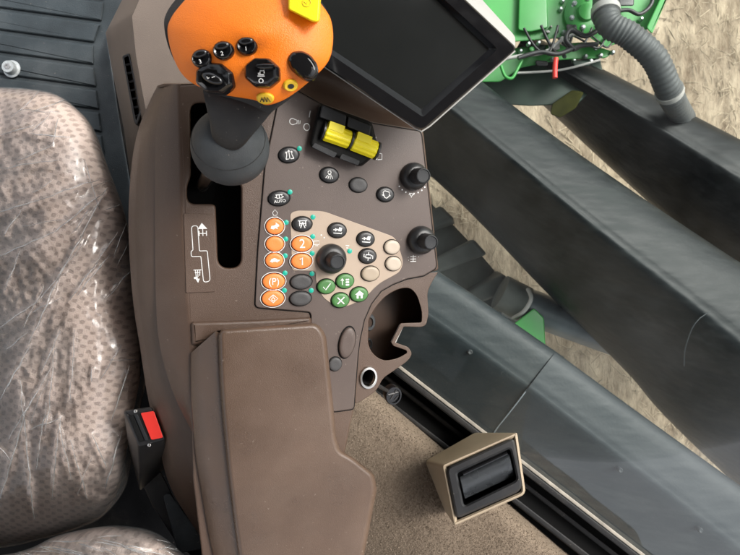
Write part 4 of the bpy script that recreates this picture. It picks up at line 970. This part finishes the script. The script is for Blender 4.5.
# ============================================================ SEAT
def seatdome(outl, c, ztop, zedge, nrad, offs=0, wr=None, p=3.0, q=.45):
    bm = bmesh.new(); rings = []
    for i in range(nrad+1):
        s_ = 1-(i/nrad)*.985; ring = []
        for (x, y) in outl:
            X_ = c[0]+(x-c[0])*s_; Y_ = c[1]+(y-c[1])*s_
            z = zedge+(ztop-zedge)*(max(0, 1-s_**p))**q+offs
            if wr: z += wr(X_, Y_)*min(1, (1-s_)*25)
            ring.append(W(X_, Y_, z))
        rings.append(ring)
    rings.insert(0, [W(c[0]+(x-c[0])*.985, c[1]+(y-c[1])*.985, zedge-.10) for x, y in outl])
    loft(bm, rings); return bm
so_l = [(-110, 84), (-50, 84), (0, 87), (30, 89), (54, 94), (74, 107), (92, 128), (108, 170), (124, 215), (135, 270), (140, 320), (141, 370), (134, 410), (127, 450), (119, 488), (102, 516), (78, 528), (45, 538), (0, 548), (-60, 552), (-110, 550), (-150, 450), (-160, 320), (-150, 180)]
seat = thing('driver_seat', 'beige woven fabric seat still wrapped in clear crinkled plastic', 'seat', W(-10, 320, -.3))
outl = spline(so_l, 8, closed=True)
dimp = lambda x, y: .004*noise.noise(Vector((x*.02, y*.02, 3)))
obj('cushion', seatdome(outl, (-5, 318), -.055, -.135, 60, 0, dimp), 'fabric', seat, smooth=80)
cre = []
def C_(x0, y0, x1, y1, a, wd): cre.append((x0, y0, x1, y1, a, wd))
for t in [(-5, 213, 40, 200, 3.5, 3), (40, 200, 100, 178, 3, 2.5), (-5, 258, 55, 232, 4, 3.5), (55, 232, 108, 188, 4, 2.5), (28, 345, 60, 275, 4, 3), (60, 275, 106, 190, 3.5, 2.2),
          (0, 135, 35, 125, 3, 3), (30, 133, 72, 138, 3.5, 3.5), (18, 160, 52, 146, 2.5, 2.5), (52, 146, 58, 118, 2, 2), (70, 300, 118, 232, 2.5, 2), (0, 400, 30, 345, 4, 2.5),
          (8, 440, 50, 370, 3, 2), (42, 372, 60, 330, 3, 2), (55, 350, 46, 430, 3, 2), (20, 380, 34, 520, 4, 2.5), (60, 415, 52, 500, 3, 2), (30, 430, 62, 417, 2.5, 2), (70, 440, 88, 500, 2.5, 2),
          (92, 435, 107, 468, 3, 1.8), (100, 380, 122, 345, 2, 2), (112, 420, 130, 365, 4, 4), (105, 490, 122, 430, 5, 4), (108, 360, 136, 360, 1.5, 1.5), (-5, 330, 40, 300, 2.5, 3), (40, 300, 85, 240, 2, 2),
          (0, 500, 26, 410, 3.5, 2.2), (5, 350, 30, 330, 3, 2), (75, 330, 70, 400, 2, 1.6), (20, 110, 60, 112, 2, 2), (0, 168, 60, 160, 2, 2.4), (5, 290, 20, 250, 2, 2), (84, 160, 100, 210, 2, 2)]: C_(*t)
rs = random.Random(3)
for i in range(26):
    x, y = rs.uniform(-10, 128), rs.uniform(100, 520); a = rs.gauss(-.7, .45) if y < 330 else rs.gauss(-1.3, .5); l = rs.uniform(12, 70)
    C_(x, y, x+l*math.cos(a), y+l*math.sin(a), rs.uniform(.5, 2.4), rs.uniform(.9, 3))
def wr(x, y):
    z = .0034+.0020*noise.noise(Vector((x*.03, y*.03, 0)))+.0008*noise.noise(Vector((x*.12, y*.10, 5)))
    for x0, y0, x1, y1, a, wd in cre:
        if x < min(x0, x1)-8 or x > max(x0, x1)+8 or y < min(y0, y1)-8 or y > max(y0, y1)+8: continue
        dx, dy = x1-x0, y1-y0; L2 = dx*dx+dy*dy; t = ((x-x0)*dx+(y-y0)*dy)/L2; tc_ = max(0, min(1, t))
        wob = 2.2*noise.noise(Vector((tc_*math.sqrt(L2)*.06, x0, y0)))
        dd = abs(((x-x0)*dy-(y-y0)*dx)/math.sqrt(L2)+wob); ov = max(0, abs(t-.5)-.5)*math.sqrt(L2)
        z += a*.0013*math.exp(-(dd/(wd*1.1))**1.2)*math.exp(-(ov/2.5)**2)*(.35+.65*math.sin(math.pi*tc_))
    return max(.0012, z)
outw = spline([(x+(1.2 if x > 0 else 0)+(5 if 360 < y < 500 and x > 0 else 0), y) for x, y in so_l], 26, closed=True)
from mathutils.bvhtree import BVHTree
def creases(lst, bmw, parent, rr):
    for_skip = 0; tree = BVHTree.FromBMesh(bmw); out = bmesh.new()
    for x0, y0, x1, y1, a, wd in lst:
        L_ = math.hypot(x1-x0, y1-y0); nn_ = max(4, int(L_/2.2)); pts = []; rad = []
        for i in range(nn_+1):
            t = i/nn_; wob = 2.2*noise.noise(Vector((t*L_*.06, x0, y0)))
            x = x0+(x1-x0)*t+(y1-y0)/L_*wob; y = y0+(y1-y0)*t-(x1-x0)/L_*wob
            d_ = Vector(((x-370)/F, (277.5-y)/F, -1)).normalized(); hit = tree.ray_cast(CAM, d_)
            if hit[0] is None: continue
            pts.append(hit[0]); rad.append((.00022+.00026*a*(.45+.55*noise.noise(Vector((t*L_*.15, y0, 2)))**2*3)*math.sin(math.pi*min(1, max(0, t)))**.6)*rr)
        if len(pts) > 3: tube(out, pts, rad, 6)
    obj('film_crease', out, 'crease', parent, smooth=180)
bw_ = seatdome(outw, (-5, 318), -.055, -.135, 190, .001, lambda x, y: wr(x, y)+dimp(x, y)); keep = bw_.copy()
pw = obj('plastic_wrap', bw_, 'film', seat, smooth=180); creases(cre, keep, pw, 1.0); keep.free()
obj('base', slab(rnd([(-120, 130), (60, 130), (100, 200), (116, 320), (112, 440), (90, 500), (40, 620), (-120, 620)], 10), -.22, 3, .2, fn=W), 'deep', seat)  # black box added under the cushion to block light from the gap
# flap of film hanging at the rear corner
bl = [(-60, 640), (-60, 560), (0, 556), (30, 549), (56, 537), (90, 529), (121, 526.5), (152, 532), (176, 548), (196, 575), (200, 640)]
ob = spline(bl, 8, closed=True)
obj('backrest', seatdome(ob, (70, 600), .03, -.03, 30, 0, dimp), 'fabric', seat, smooth=80)
rs = random.Random(9); cre2 = [(rs.uniform(-10, 180), rs.uniform(530, 560), rs.uniform(20, 70), rs.gauss(.25, .25), rs.uniform(1, 3.2), rs.uniform(1.2, 3)) for _ in range(34)]
def wr2(x, y):
    z = .003+.002*noise.noise(Vector((x*.05, y*.09, 0)))
    for x0, y0, l, a, am_, wd in cre2:
        dx, dy = math.cos(a), math.sin(a); t = ((x-x0)*dx+(y-y0)*dy)/l; 
        if t < -.1 or t > 1.1: continue
        dd = abs((x-x0)*dy-(y-y0)*dx); z += am_*.0009*math.exp(-(dd/wd)**1.4)*max(0, math.sin(math.pi*max(0, min(1, t))))
    return z
bw_ = seatdome(spline([(x, y-.8) for x, y in bl], 20, closed=True), (70, 600), .03, -.03, 70, .001, wr2); keep = bw_.copy()
pw = obj('backrest_wrap', bw_, 'film', seat, smooth=180)
creases([(x0, y0+3, x0+l*math.cos(a), y0+3+l*math.sin(a), am_, wd) for x0, y0, l, a, am_, wd in cre2], keep, pw, 1.0); keep.free()

# ============================================================ SEAT BELT BUCKLE
bk = thing('seatbelt_buckle', 'black seat belt buckle with red release button beside the seat', 'buckle', W(160, 500, -.16))
tf = rnd([(123, 411, 3), (151.5, 406.5, 3), (166, 440, 3), (138.5, 448, 3)], 3, 5)
lf = rnd([(130, 425, 3), (156, 418, 3), (171, 445, 3), (168, 466, 4), (140, 491, 5), (136, 484, 4)], 3, 5)
lf = [tuple(Vector(a)*.5+Vector(b)*.5) for a, b in zip(rnd([(128, 445, 3), (152, 440, 3), (167, 466, 3), (140, 491, 3)], 3, 5), rnd([(128, 445, 3), (152, 440, 3), (167, 466, 3), (140, 491, 3)], 3, 5))]
bm = bmesh.new()
loft(bm, [[W(x, y, -.115) for x, y in lf], [W(x*.5+X_*.5, y*.5+Y_*.5, -.062) for (x, y), (X_, Y_) in zip(lf, tf)], [W(x, y, -.037) for x, y in tf], [W(x, y, -.0345) for x, y in inset(tf, 1)], [W(x, y, -.034) for x, y in inset(tf, 2.4)]], cap0=True)
bb = obj('buckle_body', bm, 'black', bk, wn=True)
obj('release_button', slab(rnd([(140.5, 413), (154, 411), (163.3, 437.6), (151.3, 440)], 1.5, 3), -.031, .8, .006, fn=W), 'red', bk, wn=True)
obj('tongue_slot', slab(rnd([(128.5, 416), (133.5, 415), (144.5, 441), (139.5, 442.5)], 2, 3), -.0325, .8, .004, fn=W), 'deep', bk)
obj('tongue_guide', slab(rnd([(134, 414.5), (137.5, 413.8), (148.5, 440), (145.2, 441)], 1, 3), -.031, .6, .004, fn=W), 'dkgrey', bk)
for x, y in ((135.8, 411.2), (149.5, 445)):
    p = W(x, y, -.0338); s = sc(p); obj('rivet', lathe(bmesh.new(), p, [(1.7*s, -.001), (1.7*s, .001), (.8*s, .0016)], Z1, X1, Y1, n=16), 'chrome', bk)
bm = bmesh.new()
stk = [(140, 478), (160, 470), (176, 502), (196, 524), (215, 556), (196, 560), (176, 542), (152, 505)]
obj('stalk', slab(rnd(stk, 4), -.115, 1.5, .02, fn=W, bottom=True), 'black', bk, wn=True)
obj('anchor_plate', slab(rnd([(163, 495), (170, 493), (206, 543), (206, 549), (180, 553), (176, 545)], 3, 3), -.108, 1.2, .006, fn=W), 'rubber', bk, wn=True)
# dark under-seat console wall
